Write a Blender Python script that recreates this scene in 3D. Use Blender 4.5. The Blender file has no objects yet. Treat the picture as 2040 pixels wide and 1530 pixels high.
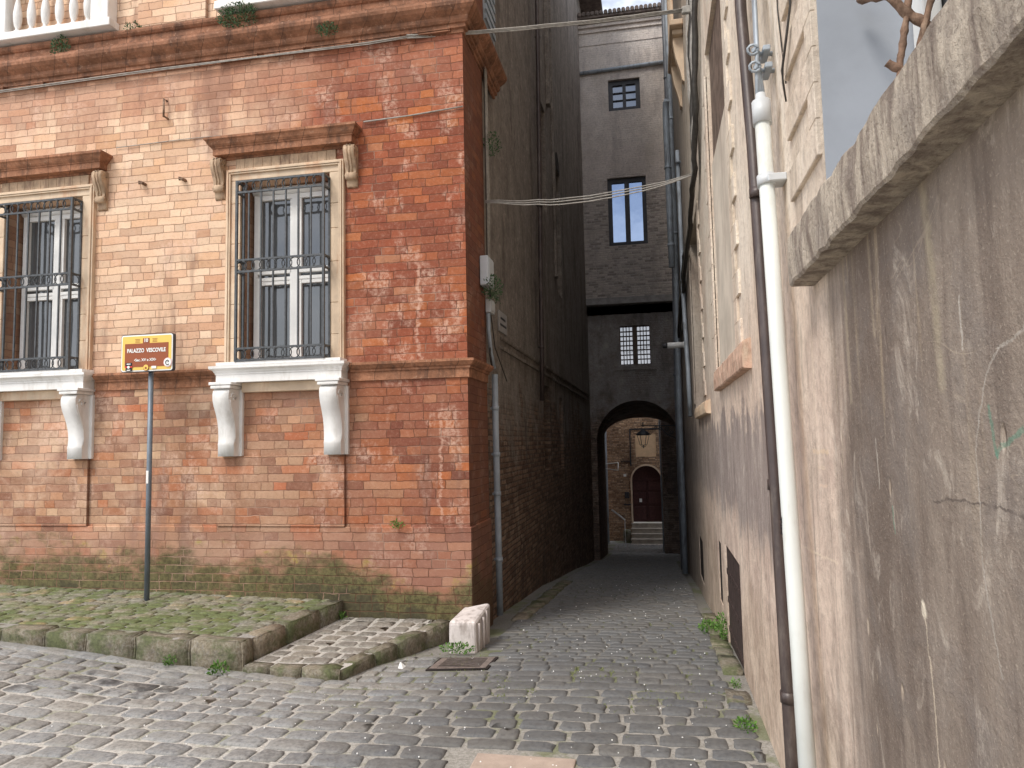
import bpy, bmesh, math, random
from mathutils import Vector, Matrix, noise as mn
random.seed(7)
R = math.radians
scene = bpy.context.scene
C = scene.collection

# ------------------------------------------------------------ camera
cd = bpy.data.cameras.new('camera'); cam = bpy.data.objects.new('camera', cd); C.objects.link(cam)
yaw, pitch, roll, F = 0.1916669, 0.0795890, -0.0201802, 1451.44
f = Vector((-math.sin(yaw)*math.cos(pitch), math.cos(yaw)*math.cos(pitch), math.sin(pitch)))
r0 = f.cross(Vector((0,0,1))).normalized(); u0 = r0.cross(f)
rr = math.cos(roll)*r0+math.sin(roll)*u0; uu = -math.sin(roll)*r0+math.cos(roll)*u0
M = Matrix((rr, uu, -f)).transposed().to_4x4(); M.translation = Vector((0,0,1.6))
cam.matrix_world = M
cd.sensor_width = 36; cd.lens = F/2040*36; cd.clip_start = .05; cd.clip_end = 500
scene.camera = cam
# ------------------------------------------------------------ render / view
scene.view_settings.view_transform = 'Standard'; scene.view_settings.look = 'None'
scene.view_settings.exposure = 0.72; scene.view_settings.gamma = 1
scene.render.engine = 'CYCLES'
scene.cycles.use_denoising = True
scene.cycles.max_bounces = 8; scene.cycles.diffuse_bounces = 5
# ------------------------------------------------------------ sun + sky
SUN_EL, SUN_AZ = 52, 32           # elevation, degrees left of straight behind the viewer
sl = bpy.data.lights.new('sun', 'SUN'); sl.energy = 1.5; sl.angle = R(20); sl.color = (1,.95,.87)
so = bpy.data.objects.new('sun', sl); C.objects.link(so)
sd = Vector((-math.sin(R(SUN_AZ))*math.cos(R(SUN_EL)), -math.cos(R(SUN_AZ))*math.cos(R(SUN_EL)), math.sin(R(SUN_EL))))
so.rotation_euler = sd.to_track_quat('Z', 'Y').to_euler(); so.location = (-8,-12,20)

class G:
    "small helper round a node tree"
    def __init__(s, nt): s.nt = nt; s.L = nt.links
    def put(s, sock, v):
        if hasattr(v, 'is_output') or isinstance(v, bpy.types.NodeSocket): s.L.new(v, sock)
        elif isinstance(v, (tuple, list)) and len(v) == 3 and sock.type == 'RGBA': sock.default_value = (*v, 1)
        else: sock.default_value = v
    def n(s, t, ins=None, **kw):
        nd = s.nt.nodes.new('ShaderNode'+t)
        for k, v in kw.items(): setattr(nd, k, v)
        for k, v in (ins or {}).items(): s.put(nd.inputs[k], v)
        return nd
    def m(s, op, a, b=0.0, c=None, clamp=False):
        nd = s.n('Math', {0: a, 1: b}, operation=op, use_clamp=clamp)
        if c is not None: s.put(nd.inputs[2], c)
        return nd.outputs[0]
    def mix(s, fac, a, b, blend='MIX'):
        nd = s.n('Mix', {0: fac}, data_type='RGBA', blend_type=blend)
        s.put(nd.inputs[6], a); s.put(nd.inputs[7], b); return nd.outputs[2]
    def vec(s, x, y, z=0.0): return s.n('CombineXYZ', {0: x, 1: y, 2: z}).outputs[0]
    def noise(s, vec, scale, detail=4, rough=.55, dist=0.0, out=0):
        return s.n('TexNoise', {'Vector': vec, 'Scale': scale, 'Detail': detail, 'Roughness': rough, 'Distortion': dist}).outputs[out]
    def ss(s, v, a, b, lo=0.0, hi=1.0):
        return s.n('MapRange', {0: v, 1: a, 2: b, 3: lo, 4: hi}, interpolation_type='SMOOTHSTEP').outputs[0]
    def ramp(s, fac, stops, interp='LINEAR'):
        nd = s.n('ValToRGB', {0: fac}); cr = nd.color_ramp; cr.interpolation = interp
        while len(cr.elements) < len(stops): cr.elements.new(.5)
        for e, (p, c) in zip(cr.elements, stops): e.position = p; e.color = (*c, 1)
        return nd.outputs[0]
    def scale(s, vec, k): return s.n('VectorMath', {0: vec, 1: k}, operation='MULTIPLY').outputs[0]

w = bpy.data.worlds.new('World'); scene.world = w; w.use_nodes = True
g = G(w.node_tree); w.node_tree.nodes.clear()
sky = g.n('TexSky', sky_type='NISHITA', sun_disc=False, sun_elevation=R(SUN_EL), sun_rotation=R(180+SUN_AZ), air_density=1.0, dust_density=2.0)
tc = g.n('TexCoord').outputs['Generated']
cl = g.ss(g.noise(g.scale(tc, (1,1,2.2)), 2.6, 7, .58, .4), .36, .58)
col = g.mix(g.m('MULTIPLY', cl, .93), sky.outputs[0], (11.0, 11.3, 12.0))
bg = g.n('Background', {0: col, 1: .1}); out = g.n('OutputWorld'); g.L.new(bg.outputs[0], out.inputs[0])

# ------------------------------------------------------------ mesh helpers
class MB:
    def __init__(s): s.b = bmesh.new()
    def face(s, pts, smooth=False):
        f_ = s.b.faces.new([s.b.verts.new(p) for p in pts]); f_.smooth = smooth; return f_
    def box(s, x0, x1, y0, y1, z0, z1, bev=0, seg=2, mat=None):
        v = [s.b.verts.new((x, y, z)) for x in (x0, x1) for y in (y0, y1) for z in (z0, z1)]
        fs = [s.b.faces.new([v[i] for i in q]) for q in ((0,1,3,2),(4,6,7,5),(0,4,5,1),(2,3,7,6),(0,2,6,4),(1,5,7,3))]
        if mat is not None: bmesh.ops.transform(s.b, matrix=mat, verts=v)
        if bev:
            es = list({e for f_ in fs for e in f_.edges})
            bmesh.ops.bevel(s.b, geom=es, offset=bev, segments=seg, affect='EDGES', profile=.6)
        return v
    def tube(s, pts, r, n=8, closed=False, cap=True):
        pts = [Vector(p) for p in pts]; rings = []; N = len(pts)
        for i, p in enumerate(pts):
            if closed: t = pts[(i+1) % N]-pts[i-1]
            else: t = pts[min(i+1, N-1)]-pts[max(i-1, 0)]
            t.normalize(); a = Vector((0,0,1)) if abs(t.z) < .9 else Vector((0,1,0))
            e1 = t.cross(a).normalized(); e2 = t.cross(e1)
            rad = r[i] if isinstance(r, (list, tuple)) else r
            rings.append([s.b.verts.new(p+rad*(math.cos(2*math.pi*k/n)*e1+math.sin(2*math.pi*k/n)*e2)) for k in range(n)])
        for i in range(N if closed else N-1):
            A, B = rings[i], rings[(i+1) % N]
            for k in range(n):
                f_ = s.b.faces.new((A[k], A[(k+1) % n], B[(k+1) % n], B[k])); f_.smooth = True
        if cap and not closed: s.b.faces.new(rings[0][::-1]); s.b.faces.new(rings[-1])
    def prism(s, prof, fn0, fn1, smooth=False):
        "closed 2-D profile swept between two placements"
        A = [s.b.verts.new(fn0(*p)) for p in prof]; B = [s.b.verts.new(fn1(*p)) for p in prof]; n = len(prof)
        for k in range(n):
            f_ = s.b.faces.new((A[k], A[(k+1) % n], B[(k+1) % n], B[k])); f_.smooth = smooth
        s.b.faces.new(A[::-1]); s.b.faces.new(B)
    def lathe(s, prof, c, n=14):
        rings = [[s.b.verts.new((c[0]+r_*math.cos(2*math.pi*k/n), c[1]+r_*math.sin(2*math.pi*k/n), c[2]+z)) for k in range(n)] for r_, z in prof]
        for A, B in zip(rings, rings[1:]):
            for k in range(n):
                f_ = s.b.faces.new((A[k], A[(k+1) % n], B[(k+1) % n], B[k])); f_.smooth = True
        s.b.faces.new(rings[0][::-1]); s.b.faces.new(rings[-1])
    def wall(s, ax, P, dep, a0, a1, z0, z1, holes=(), rev=.25, nrm=1, back=True):
        "sheet in plane ax=P with rectangular holes and reveals; the body lies on the side nrm*dep"
        def pt(a, d, z): return (a, P+d, z) if ax == 'y' else (P+d, a, z)
        As = sorted({a0, a1, *[h[0] for h in holes], *[h[1] for h in holes]}); Zs = sorted({z0, z1, *[h[2] for h in holes], *[h[3] for h in holes]})
        for i in range(len(As)-1):
            for j in range(len(Zs)-1):
                ca, cz = (As[i]+As[i+1])/2, (Zs[j]+Zs[j+1])/2
                if any(h[0] < ca < h[1] and h[2] < cz < h[3] for h in holes): continue
                s.face([pt(As[i],0,Zs[j]), pt(As[i+1],0,Zs[j]), pt(As[i+1],0,Zs[j+1]), pt(As[i],0,Zs[j+1])])
        for h in holes:
            d = nrm*(h[4] if len(h) > 4 else rev); q = [(h[0],h[2]), (h[1],h[2]), (h[1],h[3]), (h[0],h[3])]
            for k in range(4):
                (a, z), (b, y) = q[k], q[(k+1) % 4]
                s.face([pt(a,0,z), pt(b,0,y), pt(b,d,y), pt(a,d,z)])
            s.face([pt(a, d, z) for a, z in q])
        if back:
            D = nrm*dep; q = [(a0,z0), (a1,z0), (a1,z1), (a0,z1)]
            for k in range(4):
                (a, z), (b, y) = q[k], q[(k+1) % 4]
                s.face([pt(a,0,z), pt(b,0,y), pt(b,D,y), pt(a,D,z)])
            s.face([pt(a, D, z) for a, z in q])
    def build(s, name, mat, parent=None):
        bmesh.ops.recalc_face_normals(s.b, faces=s.b.faces)
        me = bpy.data.meshes.new(name); s.b.to_mesh(me); s.b.free()
        me.materials.append(mat)
        o = bpy.data.objects.new(name, me); C.objects.link(o)
        if parent: o.parent = parent; o.matrix_parent_inverse = Matrix.Translation(-parent_loc(parent))
        return o
def parent_loc(p):
    v = Vector(p.location)
    while p.parent: p = p.parent; v += Vector(p.location)*0
    return v
def tag(o, label, cat, group=None):
    o['label'] = label; o['category'] = cat
    if group: o['group'] = group
    return o
def thing(name, label, cat, loc=(0,0,0), group=None):
    o = bpy.data.objects.new(name, None); C.objects.link(o); o.location = loc; o.empty_display_size = .2
    return tag(o, label, cat, group)
def struct(o): o['kind'] = 'structure'; return o
def dup(o, off, label=None):
    "copy of a whole thing moved by off"
    c = o.copy(); C.objects.link(c); c.location = Vector(o.location)+Vector(off)
    if label: c['label'] = label
    def rec(a, b):
        for ch in list(a.children):
            k = ch.copy(); C.objects.link(k); k.parent = b; rec(ch, k)
    rec(o, c); return c

# ------------------------------------------------------------ materials
def mat(name):
    m_ = bpy.data.materials.new(name); m_.use_nodes = True; m_.node_tree.nodes.clear()
    g_ = G(m_.node_tree); p = g_.n('BsdfPrincipled'); o = g_.n('OutputMaterial'); g_.L.new(p.outputs[0], o.inputs[0])
    return m_, g_, p
def finish(g_, p, col, rough=.9, h=None, dist=.02, strength=.6, spec=.3, metal=0.0):
    g_.put(p.inputs['Base Color'], col); g_.put(p.inputs['Roughness'], rough); g_.put(p.inputs['Specular IOR Level'], spec); g_.put(p.inputs['Metallic'], metal)
    if h is not None:
        b = g_.n('Bump', {'Height': h, 'Distance': dist, 'Strength': strength}); g_.L.new(b.outputs[0], p.inputs['Normal'])
def coords(g_):
    pos = g_.n('NewGeometry').outputs['Position']; x = g_.n('SeparateXYZ', {0: pos})
    return pos, x.outputs[0], x.outputs[1], x.outputs[2]
def simple(name, col, rough=.6, var=.15, sc=8, spec=.4, metal=0.0, bump=.002, dirt=None, joints=0):
    m_, g_, p = mat(name); pos = g_.n('TexCoord').outputs['Object']
    n_ = g_.noise(pos, sc, 5, .6); c = g_.mix(g_.ss(n_, .3, .7), tuple(v*(1-var) for v in col), tuple(min(1, v*(1+var)) for v in col))
    if dirt: c = g_.mix(g_.m('MULTIPLY', g_.ss(g_.noise(g_.scale(pos, (1,1,.25)), sc*1.7, 6, .7), .48, .68), .75), c, dirt)
    if joints:
        ps, x, y, z = coords(g_); u = g_.m('DIVIDE', g_.m('ADD', g_.m('ADD', x, y), g_.m('MULTIPLY', g_.noise(ps, 4), .05)), joints); cell = g_.m('FLOOR', u)
        wn = g_.n('TexWhiteNoise', {'W': cell}, noise_dimensions='1D').outputs[0]; c = g_.mix(g_.m('MULTIPLY', wn, .45), c, g_.mix(.6, c, (.10,.05,.03)))
        fr = g_.m('ABSOLUTE', g_.m('SUBTRACT', g_.m('SUBTRACT', u, cell), .5)); c = g_.mix(g_.ss(fr, .480, .492, 0, .75), c, (.09,.05,.035))
        vn = g_.noise(pos, 30, 5, .75); c = g_.mix(g_.ss(vn, .5, .68, 0, .5), c, (.13,.07,.045)); c = g_.mix(g_.ss(vn, .44, .3, 0, .4), c, (.66,.43,.30))
    finish(g_, p, c, rough, g_.noise(pos, sc*9, 4), bump, .6, spec, metal); return m_
def masonry(g_, u, v, h, L, mw, seed=0.0, wob=.008, split=.6):
    "per-brick random numbers and a mask that is 0 in the joints"
    q = g_.vec(u, v, seed)
    nz = g_.n('SeparateColor', {0: g_.noise(q, 5.0, 3, .6, out=1)})
    nf = g_.n('SeparateColor', {0: g_.noise(q, 30.0, 2, .6, out=1)})
    u = g_.m('ADD', u, g_.m('ADD', g_.m('MULTIPLY', g_.m('SUBTRACT', nz.outputs[0], .5), wob*5), g_.m('MULTIPLY', g_.m('SUBTRACT', nf.outputs[0], .5), wob)))
    v = g_.m('ADD', v, g_.m('ADD', g_.m('MULTIPLY', g_.m('SUBTRACT', nz.outputs[1], .5), wob*3), g_.m('MULTIPLY', g_.m('SUBTRACT', nf.outputs[1], .5), wob*.9)))
    vr = g_.m('DIVIDE', v, h); row = g_.m('FLOOR', vr); fv = g_.m('MULTIPLY', g_.m('SUBTRACT', vr, row), h)
    r_ = g_.n('TexWhiteNoise', {'W': g_.m('ADD', row, seed+.37)}, noise_dimensions='1D').outputs[0]
    ur = g_.m('ADD', g_.m('MULTIPLY', g_.m('DIVIDE', u, L), g_.m('ADD', g_.m('MULTIPLY', r_, .3), .85)), g_.m('MULTIPLY', r_, 17.3))
    colm = g_.m('FLOOR', ur); fu = g_.m('SUBTRACT', ur, colm)
    rc = g_.n('TexWhiteNoise', {'Vector': g_.vec(row, colm, seed)}, noise_dimensions='3D')
    sp = g_.m('GREATER_THAN', rc.outputs[0], split)
    f2 = g_.m('MULTIPLY', fu, g_.m('ADD', sp, 1.0)); hf = g_.m('FLOOR', f2); f2 = g_.m('SUBTRACT', f2, hf)
    eh = g_.m('MULTIPLY', g_.m('MINIMUM', f2, g_.m('SUBTRACT', 1.0, f2)), g_.m('MULTIPLY', g_.m('SUBTRACT', 1.0, g_.m('MULTIPLY', sp, .5)), L))
    ev = g_.m('MINIMUM', fv, g_.m('SUBTRACT', h, fv)); d = g_.m('MINIMUM', eh, ev)
    rn = g_.n('SeparateColor', {0: g_.n('TexWhiteNoise', {'Vector': g_.vec(row, g_.m('ADD', g_.m('MULTIPLY', colm, 2), hf), seed+3.1)}, noise_dimensions='3D').outputs[1]})
    return g_.ss(d, mw*.25, mw*1.1), rn.outputs[0], rn.outputs[1], rn.outputs[2]

def m_facade():
    m_, g_, p = mat('weathered_palazzo_brick'); pos, x, y, z = coords(g_); u = g_.m('ADD', x, y)
    mask, r1, r2, r3 = masonry(g_, u, z, .079, .275, .0056, 1.0, .010, .62)
    big = g_.noise(pos, .9, 5, .6); med = g_.noise(pos, 3.2, 6, .62); fine = g_.noise(pos, 26, 6, .7); vstk = g_.noise(g_.scale(pos, (1,1,.16)), 5.5, 5, .6)
    red = g_.ramp(r1, [(0,(.17,.048,.03)),(.22,(.27,.075,.04)),(.5,(.35,.10,.05)),(.74,(.41,.135,.06)),(.9,(.50,.16,.045)),(1,(.46,.23,.13))])
    pale = g_.ramp(r1, [(0,(.56,.30,.175)),(.2,(.68,.42,.27)),(.5,(.78,.545,.37)),(.8,(.83,.62,.44)),(1,(.68,.38,.20))])
    tan = g_.ramp(r1, [(0,(.22,.08,.05)),(.25,(.36,.19,.12)),(.5,(.50,.32,.20)),(.75,(.44,.19,.09)),(.88,(.46,.13,.05)),(1,(.58,.40,.25))])
    # zones of the wall: bleached to the left, red near the corner, mixed below the string course
    xe = g_.m('ADD', x, g_.m('MULTIPLY', g_.m('SUBTRACT', big, .5), 2.6))
    wl = g_.ss(xe, -2.6, -4.2)
    wlo = g_.ss(g_.m('ADD', z, g_.m('MULTIPLY', g_.m('SUBTRACT', med, .5), .5)), 2.25, 2.5)
    xe2 = g_.m('ADD', x, g_.m('MULTIPLY', g_.m('SUBTRACT', med, .5), 2.2))
    c = g_.mix(wl, red, pale)
    low = g_.mix(g_.ss(xe2, -2.3, -3.6), g_.mix(.3, red, tan), tan)
    c = g_.mix(wlo, low, c)
    c = g_.mix(g_.m('MULTIPLY', g_.m('SUBTRACT', 1.0, wl), .12), c, (.28,.13,.08))
    zone = g_.mix(wlo, g_.mix(g_.ss(xe2, -2.3, -3.6), (.30,.125,.08), (.42,.24,.15)), g_.mix(wl, (.34,.095,.045), (.76,.52,.35)))
    zone = g_.mix(g_.ss(g_.noise(pos, 1.6, 6, .65, .5), .42, .62), zone, g_.mix(wl, (.24,.075,.045), (.84,.64,.47)))
    c = g_.mix(g_.ss(g_.noise(pos, 1.1, 4), .35, .65, .12, .5), c, zone)
    # reddish rain-washed band under the cornice
    c = g_.mix(g_.m('MULTIPLY', g_.m('MULTIPLY', g_.ss(g_.m('ADD', z, g_.m('MULTIPLY', vstk, 1.3)), 5.35, 5.95), g_.ss(z, 5.6, 5.5)), .55), c, (.40,.17,.11))
    c = g_.n('HueSaturation', {'Hue': .499, 'Saturation': 1.0, 'Value': 1.0, 'Color': c}).outputs[0]
    # per-brick shade and within-brick mottling
    c = g_.mix(g_.ss(r2, .2, 1, 0, .42), c, g_.mix(.6, c, (.10,.045,.03))); c = g_.mix(g_.ss(fine, .48, .75, 0, .24), c, (.66,.42,.31), 'MIX'); c = g_.mix(g_.ss(fine, .5, .22, 0, .5), c, g_.mix(.6, c, (.12,.05,.04)))
    pit = g_.noise(pos, 60, 5, .8); c = g_.mix(g_.ss(pit, .55, .70, 0, .45), c, g_.mix(.75, c, (.06,.03,.02))); c = g_.mix(g_.ss(pit, .42, .30, 0, .40), c, g_.mix(.42, c, (.95,.78,.66)))
    chip = g_.m('MULTIPLY', g_.ss(g_.noise(pos, 11, 6, .75, .8), .56, .63), g_.ss(r2, .3, .5)); c = g_.mix(g_.m('MULTIPLY', chip, .45), c, g_.mix(wl, (.24,.10,.07), (.58,.34,.22)))
    # lime bloom and dark grime patches
    bl = g_.m('MULTIPLY', g_.ss(g_.m('ADD', g_.m('MULTIPLY', med, .7), g_.m('MULTIPLY', vstk, .4)), .56, .68), g_.ss(fine, .38, .6))
    c = g_.mix(g_.m('MULTIPLY', bl, .45), c, (.78,.56,.44))
    gr = g_.ss(g_.m('ADD', g_.m('MULTIPLY', vstk, .6), g_.m('MULTIPLY', big, .5)), .59, .72)
    c = g_.mix(g_.m('MULTIPLY', gr, .5), c, (.20,.11,.085))
    # white drip trails near the corner
    tr = g_.m('ADD', x, g_.m('MULTIPLY', g_.m('SUBTRACT', g_.noise(g_.vec(0,0,z), 3.2, 4, .7), .5), .30))
    tw = g_.m('MULTIPLY', g_.ss(g_.m('ABSOLUTE', g_.m('ADD', tr, 2.13)), .028, .008), g_.m('MULTIPLY', g_.ss(z, 2.0, 2.4), g_.ss(z, 3.6, 3.2)))
    tw2 = g_.m('MULTIPLY', g_.ss(g_.m('ABSOLUTE', g_.m('ADD', tr, 1.93)), .02, .006), g_.m('MULTIPLY', g_.ss(z, .85, .95), g_.ss(z, 2.1, 1.7)))
    c = g_.mix(g_.m('MULTIPLY', g_.m('ADD', tw, tw2, clamp=True), g_.ss(fine, .35, .6, .1, .6)), c, (.66,.43,.33))
    # plinth: dull pink brown, then moss rising from the paving
    c = g_.mix(g_.m('MULTIPLY', g_.ss(z, .9, .72), .45), c, g_.mix(r3, (.30,.165,.125), (.44,.26,.19)))
    ms = g_.m('ADD', g_.m('ADD', z, g_.m('MULTIPLY', g_.m('SUBTRACT', g_.noise(g_.scale(pos, (1,1,1.6)), 1.5, 8, .72), .5), 1.7)), g_.ss(x, -2.9, -1.8, 0, .22))
    c = g_.mix(g_.m('MULTIPLY', g_.m('MULTIPLY', g_.ss(ms, .68, .34), g_.ss(z, .86, .74)), .88), c, g_.mix(g_.ss(fine, .35, .65), (.045,.052,.022), (.13,.135,.055)))
    c = g_.mix(g_.m('MULTIPLY', g_.m('MULTIPLY', g_.ss(ms, .50, .58), g_.ss(ms, .72, .62)), g_.ss(med, .55, .68, 0, .6)), c, (.36,.30,.06))
    c = g_.mix(g_.m('MULTIPLY', g_.ss(ms, .22, .08), .6), c, (.055,.05,.035))
    # the joints
    jc = g_.mix(wl, g_.mix(.7, c, (.12,.055,.035)), g_.mix(.72, c, (.27,.15,.10)))
    jc = g_.mix(g_.ss(g_.noise(pos, 2.3, 3), .52, .66, 0, .45), jc, (.55,.38,.29))
    c = g_.mix(mask, jc, c)
    # faces turned towards the alley have their shade mixed into the colour
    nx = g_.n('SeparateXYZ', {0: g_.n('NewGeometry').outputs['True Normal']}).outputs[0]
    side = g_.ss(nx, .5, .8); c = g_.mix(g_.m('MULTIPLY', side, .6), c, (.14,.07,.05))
    hgt = g_.m('ADD', g_.m('MULTIPLY', mask, .5), g_.m('ADD', g_.m('MULTIPLY', fine, .42), g_.m('MULTIPLY', r3, .38)))
    finish(g_, p, c, .92, hgt, .012, .62, .2); return m_
def m_oldwall(name, plaster_z, cols, h=.062, L=.25, dark=(.10,.075,.06), seedv=4.0, mort=(.17,.13,.105)):
    "rough brick below, eroded plaster above"
    m_, g_, p = mat(name); pos, x, y, z = coords(g_); u = g_.m('ADD', x, y)
    mask, r1, r2, r3 = masonry(g_, u, z, h, L, .012, seedv, .012, .5)
    big = g_.noise(pos, .45, 5, .6); med = g_.noise(pos, 2.4, 6, .65); fine = g_.noise(pos, 20, 6, .75); st = g_.noise(g_.scale(pos, (1,1,.18)), 2.6, 6, .65)
    br = g_.ramp(r1, [(0, tuple(v*.5 for v in cols[0])), (.5, cols[0]), (1, cols[1])])
    br = g_.mix(g_.ss(fine, .4, .7, 0, .4), br, (.32,.24,.19))
    br = g_.mix(mask, mort, br)
    pl = g_.mix(g_.ss(med, .3, .7), cols[2], cols[3]); pl = g_.mix(g_.ss(fine, .4, .66, 0, .45), pl, tuple(v*.55 for v in cols[2]))
    w_ = g_.ss(g_.m('ADD', z, g_.m('MULTIPLY', g_.m('SUBTRACT', g_.m('ADD', g_.m('MULTIPLY', med, .6), g_.m('MULTIPLY', big, .6)), .6), 5.0)), plaster_z-.5, plaster_z+.6)
    w_ = g_.m('MULTIPLY', w_, g_.ss(fine, .26, .44, .35, 1))
    c = g_.mix(w_, br, pl); c = g_.mix(g_.ss(st, .5, .68, 0, .6), c, dark)
    c = g_.mix(g_.ss(st, .42, .3, 0, .32), c, (.45,.39,.32))
    rub = g_.noise(pos, 7.0, 9, .82, .5); c = g_.mix(g_.ss(rub, .5, .62, 0, .42 if seedv < 5 else .2), c, g_.mix(.7, c, (.04,.03,.025))); c = g_.mix(g_.ss(rub, .47, .38, 0, .3), c, g_.mix(.6, c, (.85,.74,.6)))
    fine = g_.m('ADD', fine, g_.m('MULTIPLY', rub, .8))
    hg = g_.m('ADD', g_.m('MULTIPLY', g_.m('MULTIPLY', mask, g_.m('SUBTRACT', 1.0, g_.m('MULTIPLY', w_, .85))), .7), g_.m('ADD', g_.m('MULTIPLY', fine, .9), g_.m('MULTIPLY', g_.m('MULTIPLY', r3, g_.m('SUBTRACT', 1.0, w_)), .5)))
    finish(g_, p, c, .95, hg, .028, .9, .15); return m_, g_, p, c, (x, y, z, med, fine, st)
def m_right():
    m_, g_, p = mat('stained_render'); pos, x, y, z = coords(g_)
    st = g_.noise(g_.scale(pos, (1,1,.12)), 4.2, 7, .62, .3); st2 = g_.noise(g_.scale(pos, (1,1,.07)), 11, 5, .6, .2)
    big = g_.noise(pos, .8, 6, .6, .5); med = g_.noise(pos, 3.0, 7, .66, .4); fine = g_.noise(pos, 28, 6, .72); vf = g_.noise(pos, 110, 3, .7)
    cream = g_.mix(g_.ss(st, .34, .66), (.62,.535,.43), (.84,.75,.63)); cream = g_.mix(g_.ss(big, .42, .64, 0, .5), cream, (.64,.47,.36)); cream = g_.mix(g_.ss(g_.noise(g_.scale(pos, (1,1,.1)), 6.5, 6, .7, .3), .5, .7, 0, .5), cream, (.42,.35,.29))
    pink = g_.mix(g_.ss(med, .35, .65), (.56,.43,.355), (.74,.60,.49))
    grey = g_.mix(g_.ss(st, .36, .64), (.155,.122,.10), (.30,.25,.205)); grey = g_.mix(g_.ss(med, .42, .66, 0, .7), grey, (.19,.165,.15))
    tanl = g_.mix(g_.ss(med, .35, .62), (.44,.33,.25), (.66,.53,.41))
    # cream above, pinkish lower down, dark grey-brown weathering under the big sill
    zz = g_.m('ADD', z, g_.m('MULTIPLY', g_.m('SUBTRACT', big, .5), 1.3))
    c = g_.mix(g_.ss(zz, 1.5, 2.7), pink, cream)
    gz = g_.m('ADD', g_.m('ADD', z, g_.m('MULTIPLY', g_.m('SUBTRACT', st, .5), .55)), g_.m('MULTIPLY', g_.m('SUBTRACT', med, .5), .8))
    # grey patch beyond the pipes, with a ragged upper edge
    gp = g_.m('MULTIPLY', g_.ss(gz, 1.80, 1.66), g_.m('MULTIPLY', g_.ss(gz, .9, 1.15), g_.ss(y, 3.2, 3.7)))
    c = g_.mix(g_.m('MULTIPLY', gp, .92), c, g_.mix(g_.ss(st, .4, .6), (.26,.215,.20), (.35,.30,.275)))
    ye = g_.m('ADD', g_.m('ADD', y, g_.m('MULTIPLY', g_.m('SUBTRACT', st, .5), 1.3)), g_.m('MULTIPLY', g_.m('SUBTRACT', big, .5), .9))
    gn = g_.m('MULTIPLY', g_.ss(ye, 2.65, 2.05), g_.ss(z, 2.3, 2.2))
    c = g_.mix(g_.m('MULTIPLY', gn, .95), c, grey)
    # runs below the sill
    c = g_.mix(g_.m('MULTIPLY', g_.m('MULTIPLY', g_.ss(st2, .57, .68), g_.ss(z, .9, 2.1)), g_.ss(y, 6.5, 5.5, .0, .42)), c, (.54,.44,.31))
    c = g_.mix(g_.m('MULTIPLY', g_.ss(st2, .44, .32), g_.ss(z, 3.2, 1.6, .1, .5)), c, (.13,.10,.085))
    # lower band: older render showing, scratches and peeled spots
    c = g_.mix(g_.m('MULTIPLY', g_.ss(g_.m('ADD', zz, g_.m('MULTIPLY', med, .5)), 1.02, .62), .85), c, g_.mix(g_.ss(g_.m('ADD', y, g_.m('MULTIPLY', med, 1.2)), 2.9, 3.9), g_.mix(.55, tanl, grey), tanl))
    pk = g_.n('TexVoronoi', {'Vector': g_.scale(g_.vec(x, y, g_.m('MULTIPLY', z, .45)), (1,1,1)), 'Scale': 13.0, 'Randomness': 1.0}).outputs[0]
    pks = g_.m('MULTIPLY', g_.ss(pk, .17, .09), g_.ss(g_.noise(pos, 2.2, 3), .5, .62))
    c = g_.mix(g_.m('MULTIPLY', pks, g_.ss(z, 1.9, 1.1, 0, .75)), c, (.66,.54,.41))
    # far end turns grey in the narrow part
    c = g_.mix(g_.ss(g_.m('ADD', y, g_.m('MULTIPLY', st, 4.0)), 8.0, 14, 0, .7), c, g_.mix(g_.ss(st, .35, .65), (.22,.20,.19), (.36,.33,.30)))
    m2 = g_.noise(g_.scale(pos, (1,1,.5)), 7.5, 8, .72, .8); c = g_.mix(g_.ss(m2, .5, .66, 0, .42), c, g_.mix(.7, c, (.11,.085,.07))); c = g_.mix(g_.ss(m2, .46, .34, 0, .38), c, g_.mix(.6, c, (.95,.85,.72)))
    c = g_.mix(g_.ss(fine, .45, .7, 0, .34), c, (.22,.17,.14)); c = g_.mix(g_.ss(vf, .56, .72, 0, .25), c, (.78,.68,.55))
    c = g_.mix(g_.m('MULTIPLY', g_.ss(g_.m('ADD', z, g_.m('MULTIPLY', g_.m('SUBTRACT', med, .5), .5)), -.2, -.5), 0.0), c, (.1,.1,.1))
    # individual marks: peeled spot with its drip, scratches, chalk lines, runs
    wy = g_.m('ADD', y, g_.m('MULTIPLY', g_.m('SUBTRACT', fine, .5), .030)); wz = g_.m('ADD', z, g_.m('MULTIPLY', g_.m('SUBTRACT', g_.noise(pos, 24, 5, .7), .5), .030))
    def mark(pts, wd, col, k_, soft=.6):
        nonlocal c
        for (a0, b0), (a1, b1) in zip(pts, pts[1:]):
            dy, dz = a1-a0, b1-b0; l2 = dy*dy+dz*dz
            t = g_.m('DIVIDE', g_.m('ADD', g_.m('MULTIPLY', g_.m('SUBTRACT', wy, a0), dy), g_.m('MULTIPLY', g_.m('SUBTRACT', wz, b0), dz)), l2, clamp=True)
            ey = g_.m('SUBTRACT', wy, g_.m('ADD', g_.m('MULTIPLY', t, dy), a0)); ez = g_.m('SUBTRACT', wz, g_.m('ADD', g_.m('MULTIPLY', t, dz), b0))
            d = g_.m('SQRT', g_.m('ADD', g_.m('MULTIPLY', ey, ey), g_.m('MULTIPLY', ez, ez)))
            c = g_.mix(g_.m('MULTIPLY', g_.ss(d, wd, wd*(1-soft)), g_.ss(fine, .3, .55, k_*.35, k_)), c, col)
    mark([(1.711,1.236),(1.709,1.222)], .016, (.80,.72,.58), .95)
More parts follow.
